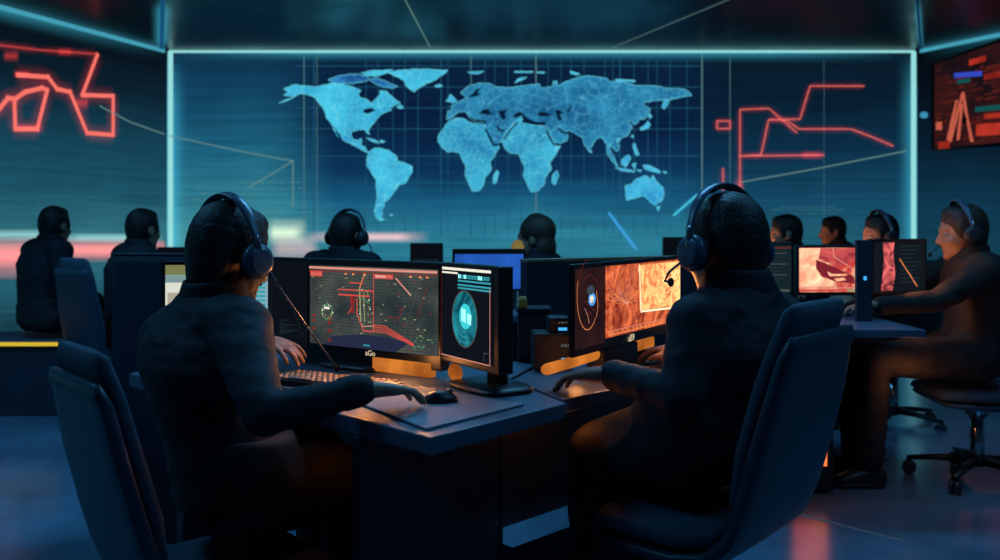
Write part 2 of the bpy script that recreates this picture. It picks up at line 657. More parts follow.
# rows of small illegible print, far too soft to read
M_print = emis('faint_print', srgb(80, 142, 150), 0.8)
mb = MB()
rr = random.Random(3)
for y, x0, x1 in ((188, 196, 300), (193, 200, 250), (199, 186, 244), (206, 180, 236), (212, 190, 226), (182, 240, 296), (219, 196, 240)):
    x = x0
    while x < x1:
        w = rr.uniform(2, 9)
        mb.quad(*(onback(a, b, .006) for a, b in ((x, y + 1), (x + w, y + 1), (x + w, y), (x, y))))
        x += w + rr.uniform(1.5, 4)
mb.build('small_print', M_print, wall_back)
M_print_r = emis('faint_print_dim', srgb(44, 104, 124), 0.8)
mb = MB()
for y, x0, x1 in ((206, 780, 830), (209, 770, 842), (213, 790, 838)):
    x = x0
    while x < x1:
        w = rr.uniform(4, 14)
        mb.quad(*(onback(a, b, .006) for a, b in ((x, y + 1.6), (x + w, y + 1.6), (x + w, y), (x, y))))
        x += w + rr.uniform(.5, 2)
mb.build('small_print', M_print_r, wall_back)
mb = MB()
for y, x0, x1 in ((196, 20, 90), (203, 26, 86), (209, 20, 80), (216, 52, 94), (224, 30, 92)):
    x = x0
    while x < x1:
        w = rr.uniform(4, 12)
        mb.quad(*(onleft(a, b, .006) for a, b in ((x, y + 2), (x + w, y + 2), (x + w, y), (x, y))))
        x += w + rr.uniform(2, 6)
mb.build('small_print', M_print_r, wall_left)

# ------------------------------------------------------------------ the world map
Z1 = lambda L: [(270 + x / 3.294, 60 + y / 3.294) for x, y in L]
Z2 = lambda L: [(430 + x / 4.0, 60 + y / 4.0) for x, y in L]
Z3 = lambda L: [(540 + x / 3.5, 60 + y / 3.5) for x, y in L]


def map_mat(name, c0, c1, cv, strength):
    m = emis(name, c0, strength, c1, scale=2.6)
    nt = m.node_tree
    e = [n for n in nt.nodes if n.type == 'EMISSION'][0]
    src = e.inputs['Color'].links[0].from_socket
    tc = [n for n in nt.nodes if n.type == 'TEX_COORD'][0]
    vo = _n(nt, 'ShaderNodeTexVoronoi', feature='DISTANCE_TO_EDGE')
    vo.inputs['Scale'].default_value = 11.0
    nt.links.new(tc.outputs['Object'], vo.inputs['Vector'])
    n2 = _n(nt, 'ShaderNodeTexNoise')
    n2.inputs['Scale'].default_value = 9
    nt.links.new(tc.outputs['Object'], n2.inputs['Vector'])
    ad = _n(nt, 'ShaderNodeMath', operation='MULTIPLY_ADD')
    nt.links.new(n2.outputs['Fac'], ad.inputs[0])
    ad.inputs[1].default_value = -0.10
    nt.links.new(vo.outputs['Distance'], ad.inputs[2])
    mr = _n(nt, 'ShaderNodeMapRange')
    mr.inputs['From Min'].default_value = -0.045
    mr.inputs['From Max'].default_value = 0.0
    mr.inputs['To Min'].default_value = 0.5
    mr.inputs['To Max'].default_value = 0.0
    nt.links.new(ad.outputs[0], mr.inputs['Value'])
    mx = _n(nt, 'ShaderNodeMix', data_type='RGBA')
    nt.links.new(mr.outputs[0], mx.inputs['Factor'])
    nt.links.new(src, mx.inputs['A'])
    mx.inputs['B'].default_value = (*cv, 1)
    nt.links.new(mx.outputs['Result'], e.inputs['Color'])
    return m


MM_west = map_mat('map_bright_cyan', srgb(52, 160, 204), srgb(70, 200, 232), srgb(130, 232, 244), 1.0)
MM_arctic = map_mat('map_arctic_blue', srgb(20, 40, 110), srgb(40, 120, 190), srgb(70, 170, 220), 0.95)
MM_africa = map_mat('map_cyan', srgb(40, 132, 178), srgb(62, 178, 214), srgb(120, 220, 236), 1.0)
MM_asia = map_mat('map_deep_cyan', srgb(26, 92, 138), srgb(46, 140, 184), srgb(96, 196, 224), 1.0)
MM_isle = map_mat('map_isle_cyan', srgb(44, 140, 196), srgb(70, 190, 232), srgb(110, 220, 244), 1.0)
M_sea = emis('map_sea', srgb(7, 28, 56), 1.0)
M_coast = emis('map_coast', srgb(104, 214, 238), 0.9)

worldmap = thing('world_map', 'glowing cyan world map with dark seas on the back display wall', 'map', V((0, WY - .03, 1.9)))
koff = [0]


def land(name, pts, m, parent=worldmap, coast=True, jit=0.55, off=None):
    koff[0] += 1
    rj = random.Random(koff[0])
    # break the straight runs into a ragged coast
    q = []
    for (x0, y0), (x1, y1) in zip(pts, pts[1:] + pts[:1]):
        L = math.hypot(x1 - x0, y1 - y0)
        k = max(1, int(L / 2.2))
        for i in range(k):
            t = i / k
            j = 0 if i == 0 else jit
            q.append((x0 + (x1 - x0) * t + rj.uniform(-j, j), y0 + (y1 - y0) * t + rj.uniform(-j, j)))
    o = V((0, WY - .03, 1.9))
    d = off if off is not None else 0.012 + koff[0] * 0.0004
    P = [onback(x, y, d) - o for x, y in q]
    mb = MB()
    mb.poly(P)
    if coast:
        mb.mi = 1
        for a, b in zip(P, P[1:] + P[:1]):
            dd = (b - a)
            if dd.length < 1e-6:
                continue
            s = NB.cross(dd.normalized()) * 0.0035
            mb.quad(a - s + NB * .002, b - s + NB * .002, b + s + NB * .002, a + s + NB * .002)
    return mb.build(name, [m, M_coast], parent)


NA = land('north_america', Z1([(45, 95), (80, 82), (110, 84), (150, 90), (185, 82), (205, 76), (240, 78), (275, 90), (300, 100), (290, 112), (295, 122), (320, 130), (335, 142), (347, 130), (360, 118), (362, 100), (385, 103), (400, 118), (412, 130), (430, 142), (410, 150), (395, 155), (400, 166), (380, 172), (365, 180), (355, 190), (345, 205), (330, 222), (324, 232), (328, 246), (320, 240), (312, 228), (290, 230), (270, 235), (267, 250), (275, 262), (290, 265), (300, 258), (303, 268), (298, 280), (310, 285), (318, 300), (330, 303), (322, 306), (300, 295), (280, 282), (255, 272), (240, 262), (228, 240), (215, 222), (205, 215), (195, 200), (185, 190), (181, 170), (175, 155), (160, 140), (150, 125), (120, 112), (95, 112), (80, 122), (45, 115), (60, 105)]), MM_west)
for L in ([(305, 168), (318, 160), (334, 158), (348, 166), (338, 170), (326, 176), (312, 176)],):
    land('great_lake', Z1(L), M_sea, NA, False)
land('baja_peninsula', Z1([(205, 218), (212, 226), (222, 246), (229, 256), (220, 250), (210, 232)]), MM_west, NA, False)
land('island', Z1([(192, 66), (215, 56), (240, 50), (262, 46), (290, 46), (310, 52), (330, 62), (300, 74), (262, 78), (215, 76)]), MM_arctic)
land('island', Z1([(300, 42), (330, 36), (365, 34), (405, 33), (380, 44), (345, 54), (318, 52)]), MM_west)
land('island', Z1([(330, 66), (350, 58), (378, 68), (402, 80), (420, 86), (402, 94), (380, 90), (350, 80)]), MM_arctic)
land('greenland', Z1([(390, 42), (430, 33), (500, 30), (585, 34), (572, 48), (556, 56), (545, 66), (520, 75), (495, 90), (475, 106), (460, 95), (445, 80), (440, 65), (415, 55)]), MM_west)
for L in ([(542, 85), (560, 80), (568, 86), (550, 90)], [(318, 256), (345, 263), (362, 274), (340, 270)], [(362, 264), (380, 268), (368, 273)], [(418, 152), (432, 148), (440, 158), (425, 160)], [(394, 510), (404, 508), (402, 514)], [(30, 142), (60, 128), (78, 122), (60, 132)]):
    land('island', Z1(L), MM_west, jit=0.2)
land('south_america', Z1([(323, 312), (332, 298), (345, 290), (370, 292), (395, 300), (418, 318), (420, 332), (445, 340), (470, 352), (468, 370), (455, 390), (448, 405), (425, 412), (410, 432), (395, 455), (375, 470), (378, 480), (368, 495), (370, 510), (365, 520), (378, 526), (362, 530), (348, 515), (343, 495), (350, 470), (352, 440), (350, 395), (335, 375), (318, 345)]), MM_west)
land('africa', Z2([(35, 300), (60, 265), (80, 240), (110, 232), (135, 235), (160, 250), (190, 255), (215, 258), (225, 280), (245, 315), (250, 338), (278, 345), (262, 375), (240, 410), (245, 440), (220, 470), (215, 500), (195, 523), (170, 525), (160, 505), (140, 460), (145, 430), (130, 400), (120, 372), (90, 365), (70, 370), (45, 345), (32, 325)]), MM_africa)
land('island', Z2([(255, 460), (270, 440), (275, 455), (265, 490), (252, 495)]), MM_africa, jit=.2)
land('southern_continent', Z2([(288, 322), (300, 300), (330, 262), (355, 235), (385, 235), (410, 255), (440, 260), (465, 262), (480, 290), (495, 330), (522, 345), (505, 375), (480, 410), (485, 440), (460, 470), (455, 500), (430, 525), (405, 528), (395, 510), (372, 460), (380, 435), (365, 400), (355, 375), (320, 372), (300, 355)]), MM_africa)
land('island', Z2([(490, 460), (508, 443), (515, 460), (500, 500), (488, 490)]), MM_africa, jit=.2)
asia_e = Z3([(0, 98), (45, 95), (48, 74), (60, 74), (62, 92), (90, 75), (130, 62), (170, 55), (235, 65), (240, 75), (290, 78), (330, 88), (420, 92), (430, 98), (500, 102), (522, 112), (531, 124), (500, 128), (470, 135), (450, 140), (400, 142), (365, 148), (360, 158), (385, 170), (382, 190), (366, 206), (347, 208), (340, 222), (328, 226), (322, 214), (310, 212), (322, 238), (310, 260), (285, 275), (265, 275), (278, 300), (270, 320), (255, 308), (242, 292), (246, 320), (262, 345), (272, 372), (250, 350), (236, 330), (235, 300), (222, 276), (205, 270), (190, 285), (170, 320), (155, 295), (150, 270), (130, 262), (110, 250), (92, 246), (98, 264), (92, 284), (50, 300), (30, 272), (22, 244)])
europe_w = Z2([(440, 262), (412, 262), (392, 246), (372, 222), (340, 248), (318, 272), (296, 300), (288, 326), (255, 340), (236, 308), (222, 276), (215, 252), (190, 250), (165, 238), (155, 222), (138, 206), (110, 208), (92, 228), (66, 236), (70, 205), (90, 200), (84, 185), (120, 165), (150, 150), (122, 132), (150, 106), (200, 92), (240, 95), (265, 108), (330, 112), (350, 106), (400, 100), (438, 97)])
land('eurasia', asia_e + europe_w, MM_asia)
EU = worldmap.children[-1]
for L in ([(150, 150), (172, 132), (185, 118), (215, 108), (196, 122), (190, 134), (212, 132), (192, 144), (168, 150)], [(195, 215), (212, 198), (240, 196), (236, 206), (252, 212), (236, 220), (210, 216)], [(270, 205), (292, 200), (312, 202), (298, 212), (306, 232), (290, 240), (282, 224)], [(132, 206), (150, 214), (158, 234), (148, 226)], [(158, 224), (178, 236), (200, 240), (226, 242), (222, 258), (190, 254), (164, 248)], [(216, 272), (226, 276), (248, 316), (254, 336), (278, 334), (280, 344), (250, 344), (234, 310)], [(260, 262), (272, 262), (286, 278), (300, 282), (292, 290), (276, 284)], [(330, 224), (350, 208), (372, 212), (360, 226), (340, 232)], [(362, 204), (376, 220), (398, 236), (420, 246), (464, 248), (462, 262), (420, 260), (390, 254), (366, 250), (372, 236)], [(425, 218), (448, 206), (468, 210), (488, 222), (462, 226), (440, 226)], [(500, 200), (522, 200), (528, 214), (518, 220), (530, 236), (516, 244), (506, 222)], [(460, 276), (468, 280), (488, 316), (496, 334), (522, 334), (522, 342), (494, 342), (474, 310)], [(505, 272), (516, 272), (534, 286), (556, 290), (548, 298), (526, 290)], [(540, 206), (552, 198), (560, 180), (566, 186), (556, 206)], [(290, 318), (320, 276), (350, 246), (354, 250), (324, 282), (298, 318)]):
    land('inland_sea', Z2(L), M_sea, EU, False, 0.3)
land('island', Z2([(62, 165), (72, 158), (82, 136), (95, 150), (108, 165), (88, 172), (78, 166)]), MM_isle, jit=.3)
for L in ([(150, 48), (215, 45), (192, 56), (165, 54)], [(340, 92), (350, 76), (388, 68), (362, 82)], [(338, 46), (412, 46), (412, 50), (338, 50)], [(428, 48), (458, 48), (458, 52), (428, 52)], [(560, 44), (600, 56), (586, 60), (562, 52)], [(742, 76), (820, 82), (820, 87), (744, 84)]):
    land('island', Z2(L), MM_isle, jit=.25)
for L in ([(350, 240), (365, 230), (378, 214), (386, 226), (380, 238), (356, 246)], [(380, 190), (392, 196), (384, 206)], [(425, 165), (436, 140), (451, 140), (448, 155), (435, 172)], [(285, 350), (310, 332), (318, 345), (300, 375), (285, 365)], [(322, 365), (336, 360), (332, 382)], [(262, 376), (290, 380), (332, 388), (330, 393), (290, 389)], [(360, 368), (385, 370), (415, 385), (422, 396), (390, 390), (365, 380)], [(324, 300), (331, 290), (347, 332), (336, 334)], [(318, 268), (326, 262), (326, 272)], [(172, 318), (180, 316), (180, 326)], [(270, 278), (280, 276), (278, 286), (270, 288)], [(338, 384), (356, 386), (350, 392)], [(430, 390), (444, 392), (438, 398)], [(406, 514), (420, 512), (414, 528)]):
    land('island', Z3(L), MM_isle, jit=.25)
land('australia', Z3([(298, 440), (320, 435), (340, 415), (365, 405), (380, 410), (386, 420), (396, 402), (405, 425), (430, 445), (435, 470), (425, 495), (400, 508), (380, 490), (360, 475), (330, 485), (302, 490)]), MM_isle)

# ------------------------------------------------------------------ line graphics on the walls
M_red = emis('red_line', srgb(246, 114, 104), 1.05)
M_red_dim = emis('dim_red_line', srgb(190, 66, 66), 0.9)
M_redglow = glow('red_line_glow', srgb(230, 60, 56), 0.18, 1.6)
M_pale = emis('pale_line', srgb(112, 158, 156), 0.72)
M_blue = emis('blue_line', srgb(70, 170, 235), 0.95)
M_blueglow = glow('blue_line_glow', srgb(40, 130, 230), 0.4, 2.0)


def chart(name, label, lines, fn, n, w, halo, m=M_red, g=M_redglow, cat='wall graphic', blobs=(), group=None, base=.02):
    mb = MB()
    for i, L in enumerate(lines):
        off = base + 0.006 * i
        polyline(mb, [fn(x, y, off) for x, y in L], w, n, halo)
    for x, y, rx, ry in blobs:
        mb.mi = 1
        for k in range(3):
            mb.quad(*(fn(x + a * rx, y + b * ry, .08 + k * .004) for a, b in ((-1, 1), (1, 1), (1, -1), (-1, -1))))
    o = mb.build(name, [m, g])
    c = sum((v.co for v in o.data.vertices), V()) / len(o.data.vertices)
    for v in o.data.vertices:
        v.co -= c
    o.location = c
    return tag(o, label, cat, group)


chart('wall_mounted_chart', 'thin neon red stepped line chart on the back wall beside the map', [
    [(740, 194), (740, 156), (740, 109.5), (769, 108.5), (797, 133)],
    [(739, 156), (761, 155), (768.6, 120), (800, 119), (810, 86), (832, 86)],
    [(832, 86), (864, 86)],
    [(770, 119.5), (786, 120), (799, 129), (851, 129), (872, 137), (893, 146)],
    [(740, 156), (824, 155)],
    [(717, 121), (730, 121), (730, 128.6), (717, 128.6), (717, 121)],
    [(723, 190), (723, 168.5)]], onback, NB, 0.011, 0.06, blobs=[(812, 155, 12, 5), (739, 190, 5, 14)])
chart('wall_mounted_chart', 'thick blurry red line chart on the wall behind the seated silhouettes', [
    [(-14, 122), (0, 108), (8, 98), (15, 99), (25, 92), (42, 88), (47, 90), (37, 129), (15, 129), (14, 99)],
    [(18, 75), (48, 77), (57, 89), (70, 92), (87, 133), (113, 135), (113, 96), (82, 95), (97, 55)],
    ], onleft, NL, 0.045, 0.13, blobs=[(11, 56, 8, 7), (65, 52, 8, 5), (82, 103, 7, 9), (22, 74, 9, 5), (30, 128, 14, 6)])
chart('wall_mounted_line', 'faint thin red line running above the thick red wall chart', [
    [(-10, 44), (40, 50), (97, 54)]], onleft, NL, 0.018, 0.06, M_red_dim, base=.012)
chart('wall_mounted_line', 'pale thin angular line bent downward on the back wall under the corner light', [
    [(170, 136), (249, 153), (293, 161), (293, 206)], [(293, 161), (270, 175), (248, 188)]], onback, NB, 0.014, 0.0, M_pale)
chart('wall_mounted_line', 'pale thin slanting line on the side wall, ending at the corner light', [
    [(100, 106), (130, 122), (164, 134)]], onleft, NL, 0.014, 0.0, M_pale, base=.10)
chart('wall_mounted_line', 'pale thin rising straight line under the red stepped chart', [[(742, 182), (820, 168), (906, 151)]], onback, NB, 0.014, 0.0, M_pale)
chart('wall_mounted_dash', 'slanting blue light dash below the eastern half of the map', [[(609, 213), (636, 249)]], onback, NB, 0.022, 0.06, M_blue, M_blueglow)
chart('wall_mounted_dash', 'slanting turquoise light dash beside the headset of the man before the orange screen', [[(674, 215), (697, 195)]], onback, NB, 0.02, 0.06, emis('turquoise_line', srgb(80, 214, 226), 0.95), M_blueglow)
cl = MB()
polyline(cl, [onceil(402, -6), onceil(430, 47)], 0.012, V((0, 0, -1)))
o = cl.build('ceiling_line', M_pale)
tag(o, 'pale thin slanting line on the dark ceiling above the American continents', 'ceiling line')
cl = MB()
polyline(cl, [onceil(613, 47.5), onceil(740, -5)], 0.012, V((0, 0, -1)))
o = cl.build('ceiling_line', M_pale)
tag(o, 'pale thin slanting line on the dark ceiling above eastern Asia', 'ceiling line')

# red and blue display on the right wall
def wall_display():
    root = thing('wall_display', 'large wall screen of red and blue data blocks on the side wall', 'screen', onright(966, 145, 0.0))
    o = root.location
    mats = [emis('display_base', srgb(22, 16, 22), 1.0, srgb(66, 26, 24), scale=1.6),
            emis('display_red', srgb(110, 24, 20), 0.9, srgb(196, 56, 42), scale=2.5), emis('display_blue', srgb(52, 72, 190), 1.0),
            emis('display_teal', srgb(14, 84, 84), 0.9), emis('display_salmon', srgb(206, 96, 76), 0.9), emis('display_brown', srgb(100, 34, 26), 0.9, srgb(40, 20, 22), scale=3)]
    mb = MB()

    def q(x0, y0, x1, y1, mi, off, sk=0):
        mb.mi = mi
        mb.quad(*(onright(a, b, off) - o for a, b in ((x0, y1), (x1, y1 + sk), (x1, y0 + sk), (x0, y0))))
    mb.mi = 0
    mb.quad(*(onright(a, b, .035) - o for a, b in ((934, 148), (1040, 139), (1040, 28), (934, 65))))
    k = 0
    rr = random.Random(5)
    for y in range(20):
        yy = 66 + y * 4
        x = 936
        while x < 1010:
            w = rr.uniform(4, 16)
            if rr.random() < 0.55:
                q(x, yy, x + w, yy + rr.uniform(1.2, 2.8), 5, .037, -w * .2)
            x += w + 2
    for a in ((969, 60, 986, 66, 1, -5), (984, 74, 1030, 80, 1, -8), (954, 73, 982, 78, 2, -2), (957, 80, 970, 84, 3, -2), (975, 107, 1030, 112, 3, -5), (976, 124, 1030, 136, 1, -3), (938, 142, 950, 149, 1, -1), (986, 66, 1020, 70, 5, -6), (984, 114, 1030, 119, 1, -4), (936, 122, 942, 130, 4, 0)):
        k += 1
        q(*a[:5], .038 + .0006 * k, a[5])
    for L in ([(963, 92), (966, 112), (972, 142)], [(963, 92), (950, 142)], [(957, 100), (951, 126), (948, 140)], [(962, 104), (958, 140)]):
        mb.mi = 4
        for (x0, y0), (x1, y1) in zip(L, L[1:]):
            k += 1
            mb.quad(*(onright(a, b, .038 + .0006 * k) - o for a, b in ((x0 - 1.2, y0), (x1 - 1.6, y1), (x1 + 1.6, y1), (x0 + 1.2, y0))))
    mb.build('screen', mats, root, normals=False)
    fr = MB()
    for (a, b) in (((932, 150), (1040, 141)), ((932, 64), (1040, 26)), ((933, 150), (933, 63)), ((1040, 141), (1040, 26))):
        p, r = onright(*a, .02) - o, onright(*b, .02) - o
        fr.tube([p, r], 0.02, 4, False)
    fr.build('frame', M_black, root)
    br = MB()
    br.mi = 0
    c = onright(966, 120, 0.012) - o
    br.ball(c, (0.05, .05, .05))
    br.build('wall_bracket', M_black, root)


wall_display()
M_cyanlamp = emis('small_cyan_lamp', srgb(60, 150, 190), 0.9)
mb = MB()
mb.ball((0, 0, 0), (.05, .03, .04))
o = mb.build('wall_lamp', M_cyanlamp)
o.location = onright(924, 115, .03)
tag(o, 'tiny cyan lamp on the side wall beside the red data screen', 'lamp')
# ------------------------------------------------------------------ people
def lerp(a, b, t):
    return a + (b - a) * t


def head_matrix(c, f, pitch=0.0, roll=0.0):
    f = V((f[0], f[1], 0)).normalized()
    r = V((f.y, -f.x, 0))
    B = Matrix(((r.x, f.x, 0), (r.y, f.y, 0), (0, 0, 1))).to_4x4()
    return Matrix.Translation(V(c)) @ B @ Matrix.Rotation(roll, 4, 'Y') @ Matrix.Rotation(pitch, 4, 'X')


def add_head(mb, H):
    b = lambda c, r: mb.ball(c, r, H)
    b((0, -.012, .030), (.073, .094, .085))
    b((0, .028, -.035), (.060, .060, .082))
    b((0, .040, -.078), (.046, .044, .034))
    b((0, .076, -.098), (.022, .018, .018))
    b((0, .074, .022), (.046, .018, .012))
    for s in (-1, 1):
        b((s * .036, .058, -.030), (.024, .026, .024))
        b((s * .075, -.008, -.012), (.010, .020, .032))
        b((s * .012, .096, -.034), (.009, .010, .008))
    mb.tube([H @ V(p) for p in ((0, .082, .012), (0, .096, -.012), (0, .108, -.031))], [.008, .010, .012], 10)
    b((0, .084, -.060), (.022, .010, .007))
    b((0, .083, -.071), (.019, .010, .007))


FING = [(-.033, .084, .062, .0075, .10), (-.011, .090, .078, .0085, .0), (.011, .091, .084, .0088, -.02), (.032, .086, .075, .0085, -.10)]


def add_hand(mb, w, d, up, side, curl=0.5, scale=1.0):
    """w wrist, d direction of the fingers, up back of the hand, side +1 when the thumb lies toward d x up"""
    w, d, up = V(w), V(d).normalized(), V(up)
    up = (up - d * up.dot(d)).normalized()
    s = d.cross(up) * side
    P = lambda x, y, z: w + (s * x + d * y + up * z) * scale
    mb.loft([(P(0, -.012, 0), s * .027 * scale, up * .019 * scale), (P(.002, .02, .001), s * .033 * scale, up * .019 * scale), (P(.002, .055, .002), s * .042 * scale, up * .017 * scale), (P(0, .088, .0), s * .041 * scale, up * .013 * scale)], 16, 2.6)
    for x, y, L, r, sp in FING:
        pts, a, p = [P(x, y - .02, .001), P(x, y, .002)], 0.0, V((x, y, .002))
        for k, fr in enumerate((.45, .32, .23)):
            a += curl * (0.55, 0.8, 0.6)[k]
            p = p + V((-sp * L * fr, math.cos(a) * L * fr, -math.sin(a) * L * fr))
            pts.append(P(*p))
        mb.tube(pts, [r * scale * q for q in (1.05, 1.1, 1.0, .92, .8)], 10)
    mb.tube([P(.022, .012, -.004), P(.045, .040, -.010), P(.056, .066, -.014), P(.054, .090, -.020)], [.015 * scale, .0125 * scale, .0105 * scale, .0085 * scale], 10)


HAIR = {}


def person(label, P, jacket=None, trouser=None, hair=None, skin=None, beard=False, voxel=0.006, seed=1.0, group=None, origin=None, haircut='short'):
    jacket, trouser, hair, skin = jacket or M_jacket, trouser or M_trouser, hair or M_hair, skin or M_skin
    pel, sc, neck = V(P['pel']), V(P['sc']), V(P['neck'])
    f = V((*P['f'], 0)).normalized()                     # legs and hips
    fs = V((*P.get('fs', P['f']), 0)).normalized()       # shoulders
    r, rs = V((f.y, -f.x, 0)), V((fs.y, -fs.x, 0))
    org = V(origin) if origin else V((pel.x, pel.y, 0))
    root = thing('person', label, 'person', org, 0, group)
    T = Matrix.Translation(-org)
    H = head_matrix(P['head'], P['hf'], P.get('pitch', -.3), P.get('roll', 0))
    sw = P.get('sw', .175)
    sh = [V(P.get('shL', sc - rs * sw)), V(P.get('shR', sc + rs * sw))]
    hp = [pel - r * .09, pel + r * .09]
    el, wr = [V(P['elL']), V(P['elR'])], [V(P['wrL']), V(P['wrR'])]
    kn, an = [V(P['knL']), V(P['knR'])], [V(P['anL']), V(P['anR'])]
    hd = [V(P['hdL']), V(P['hdR'])]
    axis = (sc - pel).normalized()

    tw = P.get('tw', .95)
    av = P.get('av', .86)

    def torso(mb, g, top=True, low=True):
        def sec(t, rx, ry, bulge=0.0, dz=0.0):
            c = lerp(pel, sc, t) - fs * bulge + V((0, 0, dz))
            S = lerp(r, rs, max(0, min(1, t))).normalized()
            fw = lerp(f, fs, max(0, min(1, t)))
            ax = lerp(V((0, 0, 1)), axis, .6)
            fw = (fw - ax * fw.dot(ax)).normalized()
            return (c, S * (rx + g) * tw, fw * (ry + g) * tw)
        L = []
        if low:
            L.append(sec(0, .13, .085, 0, -.075))
            L.append(sec(0, .168, .112, 0, -.03))
        L += [sec(.05, .170, .116), sec(.3, .150, .108, .012), sec(.55, .160, .112, .022), sec(.78, .178, .118, .022), sec(.95, .172, .105, .012)]
        top_c = lerp(sc, neck, .45)
        if top:
            L += [(top_c, rs * (.118 + g), fs * (.078 + g)), (neck, rs * (.066 + g), fs * (.064 + g))]
        mb.loft(L, 28, 2.3)

    # ---- the body: one continuous skin
    mb = MB()
    torso(mb, 0)
    hb = H @ V((0, -.030, -.050))
    mb.tube([neck - (hb - neck) * .6, lerp(neck, hb, .35), hb], [.062, .056, .054], 18)
    add_head(mb, H)
    for i in (0, 1):
        mb.ball(sh[i], .064)
        mid = lerp(sh[i], el[i], .45)
        fm = lerp(el[i], wr[i], .35)
        mb.tube([sh[i], mid, el[i]], [.056, .050, .041 * av], 16)
        mb.tube([el[i], fm, wr[i]], [.041 * av, .042 * av, .027 * (av + 1) / 2], 16)
        up = V(P.get('hup', (0, 0, 1)))
        add_hand(mb, wr[i], hd[i], up, (1, -1)[i], P.get('curl', .5))
        tm = lerp(hp[i], kn[i], .45)
        mb.tube([hp[i], tm, kn[i]], [.088, .080, .058], 18)
        cm = lerp(kn[i], an[i], .3)
        mb.tube([kn[i], cm, an[i]], [.056, .056, .037], 16)
        mb.tube([an[i] - V((0, 0, .03)) - f * .03, an[i] - V((0, 0, .045)) + f * .06, an[i] - V((0, 0, .055)) + f * .13], [.035, .034, .024], 12)
    me = remesh(mb, voxel, 3)
    me.transform(T)
    link('body', me, skin, root)
    # ---- eyes
    for s in (-1, 1):
        mb = MB()
        mb.ball((s * .031, .0735, -.001), .0115, T @ H, 14, 10)
        mb.mi = 1
        mb.ball((s * .031, .0808, -.001), .0052, T @ H, 10, 8)
        mb.build('eye', [M_eye, M_hair], root)
    # ---- hair, and beard where there is one
    mb = MB()
    if haircut == 'long':
        mb.ball((0, -.026, .038), (.088, .104, .094), H)
        mb.ball((0, -.050, -.050), (.084, .070, .095), H)
        mb.ball((0, -.020, .090), (.05, .06, .05), H)
    else:
        mb.ball((0, -.019, .040), (.0785, .0985, .0865), H)
        mb.ball((0, -.036, -.028), (.066, .058, .050), H)
        h3 = H.to_3x3()
        mb.loft([(H @ V((0, cy, z)), h3 @ V((rx, 0, 0)), h3 @ V((0, ry, 0))) for z, cy, rx, ry in ((-.090, -.050, .050, .036), (-.045, -.052, .063, .050), (.0, -.050, .0715, .066), (.04, -.040, .0765, .0775))], 24)
        mb.ball((0, .026, .086), (.050, .046, .034), H)
        for s in (-1, 1):
            mb.ball((s * .068, .022, .012), (.012, .024, .040), H)
    hm = remesh(mb, max(.005, voxel * .9), 9)
    wrinkle(hm, .0016, 70, (1, 1, .5), seed)
    hm.transform(T)
    link('hair', hm, hair, root)
    if beard:
        mb = MB()
        mb.ball((0, .040, -.082), (.049, .046, .034), H)
        mb.ball((0, .078, -.100), (.025, .019, .020), H)
        for s in (-1, 1):
            mb.ball((s * .052, .026, -.055), (.014, .030, .040), H)
        mb.ball((0, .092, -.049), (.024, .008, .005), H)
        bmsh = remesh(mb, max(.004, voxel * .8), 2)
        wrinkle(bmsh, .003, 60, (1, 1, 1), seed)
        bmsh.transform(T)
        link('beard', bmsh, hair, root)
    # ---- jacket with sleeves, collar and cuffs
    mb = MB()
    torso(mb, .014)
    for i in (0, 1):
        mb.ball(sh[i], (.072, .072, .070))
        mid = lerp(sh[i], el[i], .45)
        fm = lerp(el[i], wr[i], .4)
        mb.tube([lerp(sh[i], sc, .35), sh[i], mid, el[i]], [.080, .071, .064 * (av + 1) / 2, .055 * av], 18)
        mb.tube([el[i], fm, lerp(el[i], wr[i], .97)], [.055 * av, .049 * av, .037 * (av + 1) / 2], 18)
    jm = remesh(mb, max(.008, voxel * 1.25), 5)
    wrinkle(jm, .007, 8, (1, 1, 2.0), seed)
    wrinkle(jm, .0035, 24, (1, 1, 1.8), seed + 3)
    jm.transform(T)
    jo = link('jacket', jm, jacket, root)
    mb = MB()
    fw = (hb - neck).normalized()
    sx = rs
    fy = fw.cross(sx) * -1
    if fy.dot(fs) < 0:
        fy = -fy
    mb.rings([[T @ (neck + fw * h + sx * (ra * math.cos(t)) + fy * (ra * .98 * math.sin(t)) - V((0, 0, (.018 if math.sin(t) > .6 else 0)))) for t in [2 * PI * k / 28 for k in range(28)]] for ra, h in ((.098, -.030), (.090, .0), (.081, .030), (.077, .042), (.071, .040), (.073, .018), (.078, -.02))], cap=False)
    mb.build('collar', jacket, jo)
    for i in (0, 1):
        mb = MB()
        d = (wr[i] - el[i]).normalized()
        c = lerp(el[i], wr[i], .93)
        mb.tube([T @ (c - d * .018), T @ (c + d * .018)], [.040 * (av + 1) / 2, .040 * (av + 1) / 2], 20)
        mb.build('cuff', jacket, jo)
    # ---- trousers
    mb = MB()
    S = V((0, 0, 1))
    mb.loft([(pel - S * .085, r * .13, f * .09), (pel - S * .03, r * .178, f * .122), (pel + S * .06, r * .176, f * .122), (pel + S * .12, r * .16, f * .11)], 26, 2.3)
    for i in (0, 1):
        tm = lerp(hp[i], kn[i], .45)
        mb.tube([hp[i], tm, kn[i]], [.100, .091, .072], 20)
        mb.tube([kn[i], lerp(kn[i], an[i], .3), lerp(kn[i], an[i], .93)], [.070, .068, .060], 18)
    tm_ = remesh(mb, max(.009, voxel * 1.4), 5)
    wrinkle(tm_, .010, 11, (1, 1, 1), seed + 9)
    tm_.transform(T)
    link('trousers', tm_, trouser, root)
